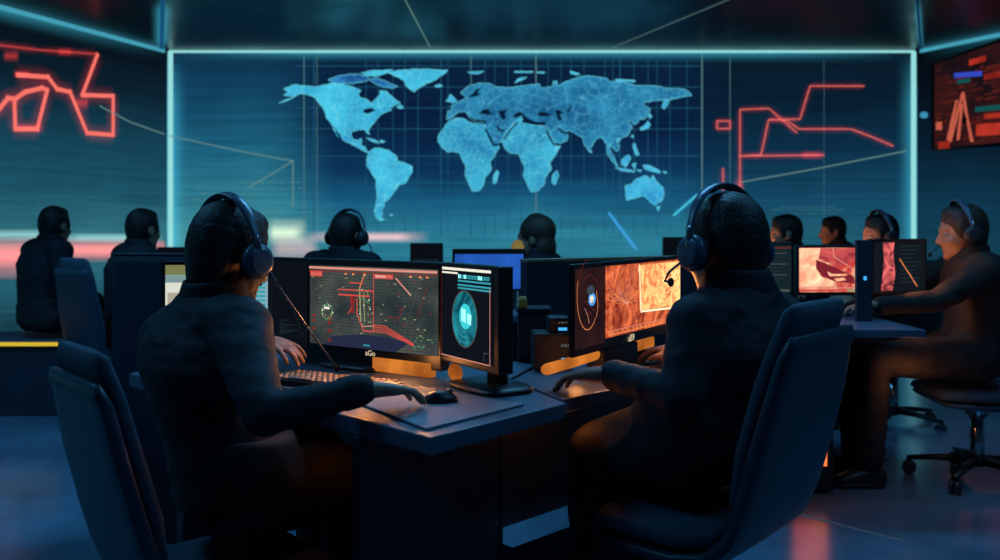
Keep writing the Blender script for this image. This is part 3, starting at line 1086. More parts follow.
    for i in (0, 1):
        mb = MB()
        a = an[i]
        g = V((0, 0, 1))
        base = V((a.x, a.y, 0))
        q = lambda y, z: T @ (base + f * y + g * z)
        mb.loft([(q(-.070, .045), r * .022, g * .030), (q(-.055, .046), r * .036, g * .044), (q(0, .050), r * .040, g * .048), (q(.06, .042), r * .045, g * .040), (q(.12, .030), r * .046, g * .028), (q(.165, .024), r * .030, g * .020)], 18, 2.5)
        mb.build('shoe', M_shoe, root)
    root['_'] = 0
    del root['_']
    return root, H


def copy_tree(o, loc, rz, label):
    return dup(o, loc, rz, label)


# ------------------------------------------------------------------ headsets
def headset(label, H, org, boom=None, side=1, group=None, lit=None, tilt=0.0):
    """worn on the head H; boom: points in space the microphone arm runs through"""
    o = V(org)
    root = thing('headset', label, 'headset', o, 0, group)
    T = Matrix.Translation(-o) @ H @ Matrix.Rotation(tilt, 4, 'X')
    pts = []
    for k in range(25):
        a = PI * k / 24
        pts.append(T @ V((.117 * math.cos(a), -.012 + .012 * math.sin(a), .004 + .142 * math.sin(a))))
    mb = MB()
    mb.loft([(p, (pts[min(i + 1, 24)] - pts[max(i - 1, 0)]).normalized().cross(T.to_3x3() @ V((0, 1, 0))) * (.0045 if 2 < i < 22 else .006), (T.to_3x3() @ V((0, 1, 0))) * (.014 if 4 < i < 20 else .010)) for i, p in enumerate(pts)], 10, 3)
    mb.build('headband', M_headset, root)
    mb = MB()
    P2 = [T @ V((.1085 * math.cos(a), -.012 + .012 * math.sin(a), .004 + .1345 * math.sin(a))) for a in [PI * (.36 + .28 * k / 10) for k in range(11)]]
    mb.loft([(p, (P2[min(i + 1, 10)] - P2[max(i - 1, 0)]).normalized().cross(T.to_3x3() @ V((0, 1, 0))) * .0035, (T.to_3x3() @ V((0, 1, 0))) * .016) for i, p in enumerate(P2)], 10, 3)
    mb.build('head_pad', M_pad, root)
    for s in (-1, 1):
        C = T @ Matrix.Translation((s * .1015, -.010, -.012)) @ Matrix.Rotation(s * PI / 2, 4, 'Y')
        mb = MB()
        mb.lathe([(.012, .022), (.026, .0215), (.038, .017), (.0415, .009), (.0415, .002), (.036, -.002)], 26, C)
        mb.lathe([(.026, .0255), (.030, .0245), (.031, .021), (.026, .0205)], 26, C)
        cup = mb.build('ear_cup', M_headset if lit is None else lit, root)
        mb = MB()
        mb.lathe([(.022, -.011), (.034, -.012), (.041, -.006), (.040, -.0025), (.03, -.002)], 26, C)
        mb.build('ear_cushion', M_pad, cup)
        mb = MB()
        mb.tube([T @ V((s * .121, -.010, -.012)), T @ V((s * .121, -.011, .02)), T @ V((s * .117, -.012, .045))], [.006, .0065, .005], 10)
        mb.build('yoke', M_chrome, cup)
    st = T @ V((side * .122, .006, -.030))
    if boom:
        P_ = [st] + [V(p) - o for p in boom]
    else:
        P_ = [st, T @ V((side * .116, .055, -.055)), T @ V((side * .085, .110, -.080)), T @ V((side * .045, .130, -.086))]
    mb = MB()
    mb.tube(P_, .0032, 8)
    arm = mb.build('microphone_arm', M_headset, root)
    mb = MB()
    mb.ball(P_[-1], (.008, .008, .011))
    mb.build('microphone', M_pad, arm)
    return root


# ------------------------------------------------------------------ chairs
def chair(label, loc, rz, seat_z=.46, w=.40, back_h=.50, lean=.30, name='office_chair', group=None, sd=1.0, base=1.15):
    root = thing(name, label, 'chair', loc, rz, group)
    s = seat_z

    def slab(mb, path, widths, t, offs=0.0, p=4.5):
        n = len(path)
        secs = []
        for i in range(n):
            d = (V(path[min(i + 1, n - 1)]) - V(path[max(i - 1, 0)])).normalized()
            nn = V((d.y, -d.x))                 # inward (toward the sitter)
            c = V(path[i]) + nn * offs
            tt = t[i] if isinstance(t, (list, tuple)) else t
            secs.append((V((0, c.x, c.y)), V((widths[i] / 2, 0, 0)), V((0, nn.x, nn.y)) * tt / 2))
        mb.loft(secs, 36, p)
    yb = -.235
    fr = lambda L: [(y * sd if y > 0 else y, z) for y, z in L]
    sl = math.tan(lean)
    back = [(.215, s - .050), (.20, s - .056), (.05, s - .069), (-.09, s - .070), (-.165, s - .055), (-.213, s - .010), (yb - .005, s + .06), (yb - .02 - .04 * sl, s + .14), (yb - .02 - .20 * sl, s + .26), (yb - .02 - (back_h - .10) * sl, s + back_h - .05), (yb - .025 - (back_h - .075) * sl, s + back_h - .03), (yb - .025 - (back_h - .05) * sl, s + back_h - .008)]
    wd = [w * .80, w * .92, w * .96, w * .96, w * .96, w * .97, w, w * 1.0, w * .96, w * .86, w * .84, w * .80]
    mb = MB()
    slab(mb, fr(back), wd, [.012, .026, .032, .036, .04, .042, .042, .042, .04, .036, .034, .016])
    mb.build('shell', M_chairshell, root)
    mb = MB()
    pad = [(yb + .015, s + .045), (yb + .012, s + .065), (yb + .005 - .05 * sl, s + .16), (yb + .005 - .22 * sl, s + .29), (yb + .005 - (back_h - .08) * sl, s + back_h - .04), (yb - .004 - back_h * sl, s + back_h + .030), (yb - .006 - (back_h + .02) * sl, s + back_h + .045)]
    slab(mb, pad, [w * .72, w * .84, w * .88, w * .84, w * .76, w * .70, w * .64], [.014, .036, .044, .042, .040, .040, .018], .006, 4)
    mb.build('backrest_cushion', M_chairpad, root)
    mb = MB()
    slab(mb, fr([(.225, s - .03), (.205, s - .028), (.05, s - .032), (-.10, s - .032), (-.17, s - .020), (-.185, s - .012)]), [w * .78, w * .9, w * .93, w * .93, w * .88, w * .80], [.02, .046, .052, .050, .044, .02], .004, 4)
    mb.build('seat', M_chairpad, root)
    mb = MB()
    mb.lathe([(.028, .11), (.030, .115), (.030, .27), (.021, .275), (.021, s - .15), (.030, s - .148), (.060, s - .105), (.060, s - .088)], 20)
    mb.build('column', M_chrome, root)
    mb = MB()
    mb.lathe([(.03, .068), (.045, .075), (.045, .112), (.032, .118)], 20)
    mb.build('hub', M_black, root)
    for k in range(5):
        a = 2 * PI * k / 5 + base
        d = V((math.cos(a), math.sin(a), 0))
        mb = MB()
        mb.loft([(d * .03 + V((0, 0, .095)), V((-d.y, d.x, 0)) * .022, V((0, 0, .018))), (d * .16 + V((0, 0, .088)), V((-d.y, d.x, 0)) * .018, V((0, 0, .014))), (d * .285 + V((0, 0, .072)), V((-d.y, d.x, 0)) * .014, V((0, 0, .009)))], 12, 3)
        leg = mb.build('leg', M_black, root)
        mb = MB()
        for q in (-1, 1):
            C = Matrix.Translation(d * .275 + V((-d.y, d.x, 0)) * (q * .013) + V((0, 0, .030))) @ Matrix.Rotation(a, 4, 'Z') @ Matrix.Rotation(PI / 2, 4, 'X')
            mb.lathe([(.008, -.009), (.027, -.009), (.030, -.005), (.030, .005), (.027, .009), (.008, .009)], 16, C)
        mb.tube([d * .275 + V((0, 0, .034)), d * .275 + V((0, 0, .07))], .007, 8)
        mb.build('caster', M_darkgrey, leg)
    return root


def rzf(fx, fy):
    """rotation that turns local +Y toward (fx, fy)"""
    return math.atan2(-fx, fy)
# ------------------------------------------------------------------ screens
E = lambda n, c, s=1.0, **k: emis(n, srgb(*c), s, **k)
S_red = E('ui_red', (216, 78, 70), 1.0)
S_reddark = E('ui_dark_red', (130, 40, 40), 1.0)
S_white = E('ui_white', (226, 222, 205), 1.2)
S_pink = E('ui_pink', (214, 140, 126), 1.1)
S_olive = E('ui_olive', (150, 160, 112), 1.0)
S_green = E('ui_green', (86, 160, 110), 1.0)
S_grey = E('ui_grey', (84, 88, 86), 0.9)
S_navy = E('ui_navy', (40, 46, 72), 0.9)
S_teal = E('ui_teal', (52, 150, 164), 1.1)
S_cyan = E('ui_cyan', (150, 246, 246), 1.5)
S_orange = E('ui_orange', (240, 140, 80), 1.1)
S_dim = E('ui_dim', (36, 50, 58), 1.0)
S_blue = E('ui_blue', (70, 150, 225), 1.2)
M_logo = E('pale_logo', (214, 190, 160), 1.0)
M_bar = emis('amber_light_bar', srgb(120, 52, 14), .95, srgb(226, 132, 52), scale=9, lo=.3, hi=.7)


class Screen:
    def __init__(self, root, x0, x1, z0, z1, y, base):
        self.r, self.x0, self.x1, self.z0, self.z1, self.y = root, x0, x1, z0, z1, y
        self.mb, self.mats, self.k = MB(), [], 0
        self.q(0, 0, 1, 1, base)

    def P(self, u, v, o=0.0):
        return V((lerp(self.x0, self.x1, u), self.y - o, lerp(self.z0, self.z1, v)))

    def m(self, m):
        if m not in self.mats:
            self.mats.append(m)
        self.mb.mi = self.mats.index(m)
        self.k += 1
        return min(.00004 * self.k, .004)

    def q(self, u0, v0, u1, v1, m):
        o = self.m(m)
        self.mb.quad(self.P(u0, v0, o), self.P(u1, v0, o), self.P(u1, v1, o), self.P(u0, v1, o))

    def line(self, pts, w, m):
        for (a, b), (c, d) in zip(pts, pts[1:]):
            o = self.m(m)
            p, q = self.P(a, b, o), self.P(c, d, o)
            e = (q - p).normalized()
            s = V((e.z, 0, -e.x)) * (w / 2)
            e = e * (w * .4)
            self.mb.quad(p - e + s, q + e + s, q + e - s, p - e - s)

    def poly(self, pts, m):
        o = self.m(m)
        self.mb.poly([self.P(u, v, o) for u, v in pts])

    def ell(self, cu, cv, ru, rv, m, a0=0, a1=2 * PI, n=40, w=None):
        pts = [(cu + ru * math.cos(a0 + (a1 - a0) * i / n), cv + rv * math.sin(a0 + (a1 - a0) * i / n)) for i in range(n + 1)]
        if w:
            self.line(pts, w, m)
        else:
            self.poly(pts[:-1], m)

    def done(self, name='screen'):
        for f in self.mb.bm.faces:
            f.normal_update()
            if f.normal.y > 0:
                f.normal_flip()
        return self.mb.build(name, self.mats, self.r, normals=False)


def monitor(label, cx, cy, rz, w, z0, z1, base_z, thick=.035, foot=True, name='monitor', group=None, foot_x=0.0):
    """casing and stand; local x runs along the screen, the viewer is at local -y"""
    root = thing(name, label, 'monitor', (cx, cy, base_z), rz, group)
    a, b = z0 - base_z, z1 - base_z
    mb = MB()
    mb.box((-w / 2, 0, a), (w / 2, thick, b), bev=.005)
    mb.box((-w * .36, thick - .002, a + (b - a) * .15), (w * .36, thick + .02, b - (b - a) * .2), bev=.008)
    mb.build('casing', M_black, root)
    if foot:
        mb = MB()
        mb.loft([(V((foot_x, thick + .03, .012)), V((.035, 0, 0)), V((0, .014, 0))), (V((foot_x, thick + .03, a + (b - a) * .45)), V((.03, 0, 0)), V((0, .012, 0)))], 16, 4)
        mb.build('stand_neck', M_black, root)
        mb = MB()
        mb.loft([(V((foot_x, thick + .01, .001)), V((.11, 0, 0)), V((0, .075, 0))), (V((foot_x, thick + .01, .009)), V((.11, 0, 0)), V((0, .075, 0))), (V((foot_x, thick + .015, .014)), V((.095, 0, 0)), V((0, .062, 0)))], 32, 4)
        mb.build('stand_base', M_black, root)
    return root


def wordmark(root, txt, x, z, y, size):
    cu = bpy.data.curves.new('mark', 'FONT')
    cu.body = txt
    cu.size = size
    cu.align_x = 'CENTER'
    cu.extrude = .0004
    ob = bpy.data.objects.new('mark', cu)
    COL.objects.link(ob)
    me = bpy.data.meshes.new_from_object(ob.evaluated_get(bpy.context.evaluated_depsgraph_get()))
    bpy.data.objects.remove(ob)
    me.transform(Matrix.Translation((x, y, z)) @ Matrix.Rotation(PI / 2, 4, 'X'))
    return link('lettering', me, M_logo, root)


DZ = .745       # desk top height
A0 = V((-.131, 1.69))
U2, V2 = V((-.7071, .7071)), V((.7071, .7071))
duv = lambda u, v: A0 + U2 * u + V2 * v


# ------------------------------------------------------------------ the two front desks
def front_desks():
    d = thing('desk', 'slate corner desk under the keyboard, desk mat and mouse', 'desk', (*duv(.5, .3), 0))
    o = duv(.5, .3)
    mb = MB()
    mb.prism([duv(*p) - o for p in ((0, 0), (.03, .425), (.335, .545), (.45, .78), (1.72, .78), (1.72, .28), (1.2, .10), (1.12, -.10), (1.02, -.10), (.98, 0), (.90, .085), (.46, .085), (.36, 0))], DZ - .035, DZ, .004)
    mb.build('worktop', M_desk, d)
    mb = MB()
    mb.prism([duv(*p) - o for p in ((.2, -.01), (.2, .383), (.235, .383), (.235, -.01))], .10, DZ - .036, .003)
    mb.build('end_panel', M_deskpanel, d)
    mb = MB()
    mb.prism([duv(*p) - o for p in ((.24, .34), (.24, .37), (1.7, .72), (1.7, .69))], .12, DZ - .037, .003)
    mb.build('modesty_panel', M_deskpanel, d)
    mb = MB()
    mb.prism([duv(*p) - o for p in ((.225, .01), (.225, .37), (.26, .37), (.26, .01))], 0, .10)
    mb.build('plinth', M_black, d)
    mb = MB()
    mb.prism([duv(*p) - o for p in ((1.64, .30), (1.69, .30), (1.69, .7), (1.64, .7))], 0, DZ - .036, .003)
    mb.build('end_panel', M_deskpanel, d)
    d2 = thing('desk', 'slate desk with a blue lit ledge under the orange screen', 'desk', (*duv(.4, .9), 0))
    o2 = duv(.4, .9)
    mb = MB()
    mb.prism([duv(*p) - o2 for p in ((.062, .444), (.062, 1.5), (.40, 1.5), (.54, 1.0), (.44, .84), (.44, .79), (.33, .563))], DZ - .033, DZ, .004)
    mb.build('worktop', M_desk, d2)
    mb = MB()
    mb.prism([duv(*p) - o2 for p in ((.2, .388), (.2, 1.45), (.235, 1.45), (.235, .388))], .10, DZ - .037, .003)
    mb.build('front_panel', M_deskpanel, d2)
    M_ledge = emis('blue_ledge_reflection', srgb(12, 42, 70), 1.0, srgb(22, 68, 106), scale=3)  # reflected blue light painted as emission; the ledge is no lamp
    mb = MB()
    mb.prism([duv(*p) - o2 for p in ((.165, .392), (.165, 1.45), (.199, 1.45), (.199, .392))], .395, .435, .004)
    mb.build('ledge', M_ledge, d2)
    mb = MB()
    mb.prism([duv(*p) - o2 for p in ((.225, .40), (.225, 1.42), (.26, 1.42), (.26, .40))], 0, .10)
    mb.build('plinth', M_black, d2)
    mb = MB()
    mb.prism([duv(*p) - o2 for p in ((.24, 1.40), (.24, 1.44), (.40, 1.44), (.40, 1.40))], 0, DZ - .033, .003)
    mb.build('end_panel', M_deskpanel, d2)
    # partition behind the second desk with its lower wing
    p = thing('divider_panel', 'navy partition with a tan top edge behind the orange screen', 'partition', (.37, 2.92, 0))
    a, b = V((.0825, 2.76)), V((.70, 3.11))
    dd = (b - a).normalized()
    nn = V((-dd.y, dd.x))
    c = V((.37, 2.92))
    mb = MB()
    mb.prism([q - c for q in (a, b, b + nn * .04, a + nn * .04)], 0, 1.026, .003)
    mb.build('panel', M_partition, p)
    mb = MB()
    mb.prism([q - c for q in (a - nn * .002, b - nn * .002, b + nn * .042, a + nn * .042)], 1.0265, 1.035)
    mb.build('edge_trim', M_edge_tan, p)
    w = thing('equipment_cabinet', 'low black equipment cabinet between the globe screen and the navy partition', 'cabinet', (.105, 2.68, 0))
    mb = MB()
    mb.box((-.052, -.045, 0), (.042, .06, .885), bev=.004)
    mb.build('body', M_deskpanel, w)
    mb = MB()
    mb.box((-.055, -.048, .8855), (.045, .063, .898), bev=.003)
    mb.build('top_plate', M_darkgrey, w)
    mb = MB()
    for k in range(6):
        mb.box((-.04, -.047, .60 + k * .03), (.03, -.0455, .612 + k * .03))
    mb.build('vent', M_black, w)


front_desks()

# mat, keyboard, mouse
mb = MB()
mm = [duv(.045, .03), duv(.075, .335), duv(.40, .31), duv(.40, .095)]
cm = duv(.23, .19)
mb.prism([q - cm for q in mm], 0, .005, .0015)
o = mb.build('desk_mat', M_mat)
o.location = (*cm, DZ + .0005)
tag(o, 'thin grey woven desk mat lying on the corner desk under the mouse', 'desk mat')


def keyboard(label, x, y, rz, w=.335, dp=.125, z=DZ + .001):
    root = thing('keyboard', label, 'keyboard', (x, y, z), rz)
    mb = MB()
    vs = mb.box((-w / 2, -dp / 2, 0), (w / 2, dp / 2, .012), bev=.003)
    mb.build('case', M_black, root)
    mb = MB()
    rows, cols = 5, 15
    xk0, xk1 = -w / 2 + .006, w / 2 - .006
    numx = xk0 + (xk1 - xk0) * .66
    yk = dp - .016

    def keys(x0, x1, n, r):
        cw = (x1 - x0) / n
        for c in range(n):
            if r == 0 and 3 <= c <= 7 and n > 8:
                if c == 3:
                    a, b = x0 + c * cw, x0 + 8 * cw
                else:
                    continue
            else:
                a, b = x0 + c * cw, x0 + (c + 1) * cw
            y0 = -yk / 2 + r * yk / rows
            y1 = y0 + yk / rows
            g = .0022
            mb.loft([(V(((a + b) / 2, (y0 + y1) / 2, .0122)), V(((b - a) / 2 - g, 0, 0)), V((0, (y1 - y0) / 2 - g, 0))), (V(((a + b) / 2, (y0 + y1) / 2, .0185)), V(((b - a) / 2 - g * 1.6, 0, 0)), V((0, (y1 - y0) / 2 - g * 1.6, 0)))], 8, 6)
    for r in range(rows):
        keys(xk0, numx, 12, r)
        keys(numx + .008, xk1, 6, r)
    mb.build('keys', M_key, root)
    return root


keyboard('full-size keyboard with lit beige keys on the corner desk', -.415, 2.235, math.atan2(-.164, .295))
keyboard('slim keyboard half hidden under the sleeve before the orange screen', .455, 2.40, math.atan2(.75, .66) + PI * 0, .30, .11, DZ + .003)


def mouse(label, x, y, z, rz):
    root = thing('computer_mouse', label, 'mouse', (x, y, z), rz)
    mb = MB()
    L, W, Hh = .043, .026, .028
    R = []
    for i in range(1, 12):
        t = i / 12
        ring = []
        for k in range(24):
            a = 2 * PI * k / 24
            s = math.sin(PI * t) ** .55
            zz = math.sin(a)
            ring.append(V((W * s * math.cos(a) * (1 - .12 * math.cos(PI * t)), -L + 2 * L * t, max(0.0, zz * Hh * s * (1 - .25 * t) if zz > 0 else 0) + .001)))
        R.append(ring)
    mb.rings(R)
    mb.build('body', M_black, root)
    mb = MB()
    mb.tube([V((-.003, .022, .0205)), V((.003, .022, .0205))], .006, 12)
    mb.build('scroll_wheel', M_darkgrey, root)
    return root


mouse('small glossy black mouse on the grey desk mat', -.132, 2.0, DZ + .0062, -1.1)

# ------------------------------------------------------------------ main screens
def main_monitor():
    z0, z1 = .768, 1.046
    r = monitor('wide black monitor showing red charts on dark grey', -.42, 2.483, -.607, .66, z0, z1, DZ + .001, foot_x=.0)
    b = DZ + .001
    base = emis('chart_screen_base', srgb(40, 48, 50), 1.1, srgb(74, 80, 74), scale=9, kind='noise')
    s = Screen(r, -.147, .320, .806 - b, 1.028 - b, -.0012, base)
    rr = random.Random(11)
    for k in range(24):
        v = .03 + k * .037
        s.q(.01, v, .99, v + .006, S_dim)
        u = rr.uniform(0, .2)
        while u < .98:
            w = rr.uniform(.006, .03)
            if rr.random() < .55:
                s.q(u, v, min(.99, u + w), v + .010, rr.choice([S_grey, S_grey, S_reddark, S_olive, S_dim]))
            u += w + rr.uniform(.01, .09)
    s.poly([(.12, .0), (.70, .0), (.80, .13), (.62, .17), (.42, .17), (.2, .12)], S_navy)
    s.q(0, .955, 1, .985, S_pink)
    s.q(0, .925, 1, .935, S_reddark)
    for u in (.3, .36, .45, .64, .80, .87, .92):
        s.q(u, .895, u + .018, .915, S_orange)
    s.q(.01, .86, .115, .93, S_red)
    for k in range(8):
        s.q(.018 + k * .011, .875, .024 + k * .011, .905, S_pink)
    s.q(.53, .865, .68, .92, S_red)
    for k in range(9):
        s.q(.545 + k * .014, .88, .554 + k * .014, .905, S_white)
    # vertical divider, the stepped chart and its tail
    s.line([(.53, .93), (.53, .22)], .0026, S_red)
    s.q(.25, .70, .53, .718, S_red)
    s.q(.25, .635, .50, .655, S_red)
    s.line([(.34, .80), (.45, .80)], .003, S_red)
    s.line([(.46, .92), (.43, .79), (.42, .72)], .003, S_orange)
    s.line([(.355, .64), (.355, .48), (.33, .42)], .0036, S_red)
    s.poly([(.34, .64), (.385, .64), (.375, .45), (.40, .43), (.33, .43), (.355, .47)], S_reddark)
    s.line([(.40, .60), (.40, .43), (.45, .22), (.53, .22)], .0034, S_red)
    s.line([(.44, .27), (.53, .29), (.53, .22)], .0026, S_pink)
    for k in range(4):
        s.line([(.53, .30 - k * .025), (.62, .30 - k * .026), (.83, .12 - k * .008)], .0024, S_red)
    s.line([(.42, .74), (.43, .34)], .0045, S_olive)
    s.line([(.455, .68), (.46, .33)], .003, S_olive)
    for k in range(26):
        s.q(*(lambda a, c: (a, c, a + .008, c + .016))(.39 + rr.uniform(0, .12), .36 + rr.uniform(0, .38)), rr.choice([S_olive, S_white, S_green]))
    # round green plot
    s.ell(.155, .42, .045, .095, S_green, w=.0022)
    for k in range(22):
        a = rr.uniform(0, 2 * PI)
        q = rr.uniform(.7, 1.15)
        s.q(*(lambda u, v: (u, v, u + .008, v + .015))(.155 + .045 * q * math.cos(a), .42 + .095 * q * math.sin(a)), rr.choice([S_green, S_olive, S_white]))
    s.q(.13, .45, .175, .48, S_white)
    # right half strokes
    s.line([(.70, .88), (.81, .69)], .004, S_pink)
    s.line([(.89, .90), (.80, .45), (.76, .2)], .0018, S_grey)
    s.line([(.93, .80), (.86, .44)], .0018, S_reddark)
    s.line([(.66, .42), (.72, .40), (.76, .55)], .0018, S_reddark)
    for k in range(14):
        s.q(*(lambda u, v: (u, v, u + .012, v + .010))(.83 + rr.uniform(0, .14), rr.uniform(.03, .2)), S_green)
    for v in (.06, .18, .28, .34):
        s.q(.03, v, .055, v + .03, S_reddark)
        s.q(.16, v - .02, .19, v + .02, S_reddark)
    s.q(.45, .035, .5, .055, S_teal)
    s.done()
    d = Screen(r, -.325, -.158, .79 - b, 1.035 - b, -.0012, E('dark_side_screen', (12, 17, 24)))
    d.line([(.1, .9), (.1, .1)], .001, S_dim)
    d.q(.08, .10, .14, .22, S_blue)
    for k in range(9):
        d.q(.3, .12 + k * .022, .3 + .5 * ((k * 37) % 7) / 7 + .05, .127 + k * .022, S_dim)
    d.line([(.45, .62), (.62, .50), (.9, .12)], .001, S_dim)
    d.done('side_screen')
    mb = MB()
    mb.box((.095, -.004, .003), (.296, .02, .040), bev=.002)
    mb.build('light_bar', M_bar, r)
    mb = MB()
    mb.box((-.20, .0, .002), (.093, .03, .0225), bev=.002)
    mb.build('base_block', M_black, r)
    wordmark(r, 'aGo', .085, .0425, -.0015, .021)
    mb = MB()
    mb.box((.03, -.001, .2935), (.06, .0, .2955))
    mb.build('camera_slit', M_darkgrey, r)


def globe_monitor():
    z0, z1 = .797, 1.047
    b = DZ + .001
    c = V((-.155, 2.30)) + V((.545, -.84)) * .145
    r = monitor('narrow angled monitor showing a round cyan globe', c.x, c.y, -.995, .272, z0, z1, b, thick=.04, foot_x=.02)
    s = Screen(r, -.128, .110, .816 - b, 1.038 - b, -.0012, E('globe_screen_base', (16, 19, 28)))
    for k, (v, m) in enumerate(((.965, S_white), (.905, S_dim), (.845, S_teal), (.80, S_teal), (.765, S_teal))):
        s.q(.0 if k < 1 else .33, v, .97, v + (.02 if k else .03), m)
    s.q(.0, .925, .33, .945, S_white)
    rr = random.Random(2)
    u = .34
    while u < .93:
        s.q(u, .882, u + .02, .925, S_teal if rr.random() < .7 else S_cyan)
        u += .028
    M_globe = emis('globe_disc', srgb(8, 56, 74), 1.0, srgb(36, 150, 162), scale=6, kind='warp')
    M_g2 = E('globe_core', (60, 196, 204), 1.2)
    s.ell(.47, .44, .255, .315, S_grey)
    s.ell(.47, .44, .242, .30, M_globe)
    s.ell(.49, .47, .12, .14, M_g2)
    s.poly([(.41, .42), (.50, .40), (.50, .54), (.41, .56)], S_cyan)
    s.poly([(.53, .40), (.60, .38), (.61, .49), (.53, .51)], S_cyan)
    for a in range(3):
        s.ell(.47, .44, .21 - a * .05, .26 - a * .06, S_teal, -2.6, -1.2, 14, .0022)
    s.line([(.0, .0), (.97, .0), (.97, .80)], .0022, S_pink)
    s.line([(.005, .0), (.005, .95)], .0012, S_reddark)
    s.line([(.86, .03), (.86, .12), (.95, .12)], .0015, S_grey)
    s.done()
    mb = MB()
    mb.ball((-.085, .012, .027), (.030, .012, .023))
    mb.build('light_bar', M_bar, r)


def orange_monitor():
    z0, z1 = .816, 1.046
    b = DZ + .003
    r = monitor('wide black monitor showing a glowing orange map', .372, 2.506, 1.005, .72, z0, z1, b, thick=.014, foot_x=.13)
    base = emis('orange_screen_base', srgb(120, 40, 30), 1.3, srgb(236, 116, 70), scale=11, kind='warp', lo=.35, hi=.72)
    hot = emis('orange_screen_hot', srgb(190, 70, 38), 1.5, srgb(255, 206, 130), scale=16, kind='warp', lo=.34, hi=.68)
    s = Screen(r, -.182, .345, .845 - b, 1.034 - b, -.0012, base)
    rr = random.Random(4)
    s.poly([(.42, .30), (.98, .24), (.99, .97), (.40, .97)], hot)
    for k in range(34):
        a = rr.uniform(.2, 2.9)
        L = rr.uniform(.15, .5)
        u, v = .25, .42
        P_ = [(u, v)]
        for q in range(5):
            u += L / 5 * math.cos(a) * .8
            v += L / 5 * math.sin(a) * 1.3
            a += rr.uniform(-.35, .35)
            P_.append((min(.40, max(.01, u)), min(.97, max(.1, v))))
        s.line(P_, .0011, S_orange if k % 3 else S_pink)
    for k in range(18):
        P_ = [(rr.uniform(.44, .9), rr.uniform(.35, .9))]
        a = rr.uniform(0, 6.28)
        for q in range(6):
            a += rr.uniform(-1, 1)
            P_.append((min(.96, max(.44, P_[-1][0] + .05 * math.cos(a))), min(.95, max(.32, P_[-1][1] + .09 * math.sin(a)))))
        s.line(P_, .0016, E('ui_amber', (255, 206, 130), 1.3) if k == 0 else bpy.data.materials['ui_amber'])
    amber = bpy.data.materials['ui_amber']
    s.line([(.40, .97), (.42, .28), (.99, .22)], .006, E('ui_cream', (255, 226, 186), 1.3))
    s.poly([(.80, .97), (.99, .97), (.99, .3), (.93, .3), (.90, .55)], amber)
    for k in range(20):
        s.q(*(lambda u, v: (u, v, u + .02, v + .03))(.82 + rr.uniform(0, .15), .35 + rr.uniform(0, .55)), base)
    s.q(.01, .03, .98, .045, S_orange)
    s.q(.01, .09, .98, .097, S_pink)
    u = .02
    while u < .95:
        s.q(u, .055, u + .012, .08, S_orange)
        u += rr.uniform(.02, .06)
    s.done()
    d = Screen(r, -.352, -.190, .835 - b, 1.034 - b, -.0012, emis('dark_red_side_screen', srgb(30, 19, 24), 1.0, srgb(52, 27, 28), scale=10))
    d.ell(.42, .66, .36, .44, S_orange, PI * .86, PI * 1.75, 26, .0018)
    d.ell(.42, .66, .36, .44, S_reddark, PI * .5, PI * .86, 12, .0014)
    d.line([(.28, .86), (.5, .92), (.72, .82)], .001, S_reddark)
    d.ell(.55, .60, .13, .085, S_blue, n=18)
    d.ell(.54, .60, .07, .05, S_white, n=14)
    d.ell(.50, .72, .13, .06, E('ui_slate', (60, 70, 80)), n=18)
    d.line([(.70, .7), (.76, .5), (.7, .36)], .0018, S_orange)
    d.line([(.3, .5), (.4, .4), (.45, .3)], .0018, S_pink)
    for k in range(8):
        a, c = .3 + rr.uniform(0, .3), .4 + rr.uniform(0, .2)
        d.q(a, c, a + .04, c + .015, S_reddark)
    d.done('side_screen')
    mb = MB()
    mb.tube([(-.43, .035, .048), (-.30, .022, .053), (-.20, .02, .056)], .014, 14)
    mb.build('light_bar', M_bar, r)
    mb = MB()
    mb.box((.04, .004, .036), (.16, .028, .066), bev=.004)
    mb.build('light_bar', M_bar, r)
    mb = MB()
    mb.box((-.19, .0, .002), (.03, .05, .0665), bev=.003)
    mb.build('base_block', M_black, r)
    wordmark(r, 'aB9', -.02, .0735, -.0025, .027)


main_monitor()
globe_monitor()
orange_monitor()

# boxes beside the orange screen
def gear_box(label, x, y, z, w, dpt, h, led):
    root = thing('equipment_box', label, 'box', (x, y, z), .05)
    mb = MB()
    mb.box((-w / 2, -dpt / 2, 0), (w / 2, dpt / 2, h), bev=.004)
    mb.build('casing', M_darkgrey, root)
    mb = MB()
    mb.box((w / 2 - .03, -dpt / 2 - .001, h * .12), (w / 2 - .006, -dpt / 2 + .001, h * .32))
    mb.build('blue_light', M_led_blue, root)
    mb = MB()
    for k in range(3):
        mb.box((w / 2 - .03 + k * .009, -dpt / 2 - .001, h * .62), (w / 2 - .024 + k * .009, -dpt / 2 + .001, h * .7))
    mb.build('print_marks', S_grey, root)
    mb = MB()
    mb.box((-w / 2 + .012, -dpt / 2 - .0012, h * .1), (-w / 2 + .014, -dpt / 2 + .0012, h * .9))
    mb.build('seam', M_black, root)


gear_box('charcoal equipment box with a blue light, lowest beside the orange screen', .142, 2.50, DZ + .0035, .105, .10, .098, 0)
gear_box('small charcoal device with a blue light lying on a bigger equipment box', .160, 2.505, DZ + .103, .056, .08, .04, 0)
mb = MB()
mb.box((-.012, -.02, 0), (.014, .02, .026), bev=.004)
mb.box((-.008, -.014, .0255), (.010, .014, .031), bev=.002)
o = mb.build('yellow_box', M_yellow)
o.location = (.066, 2.655, .8985)
tag(o, 'tiny yellow box standing on the low black equipment cabinet', 'box')

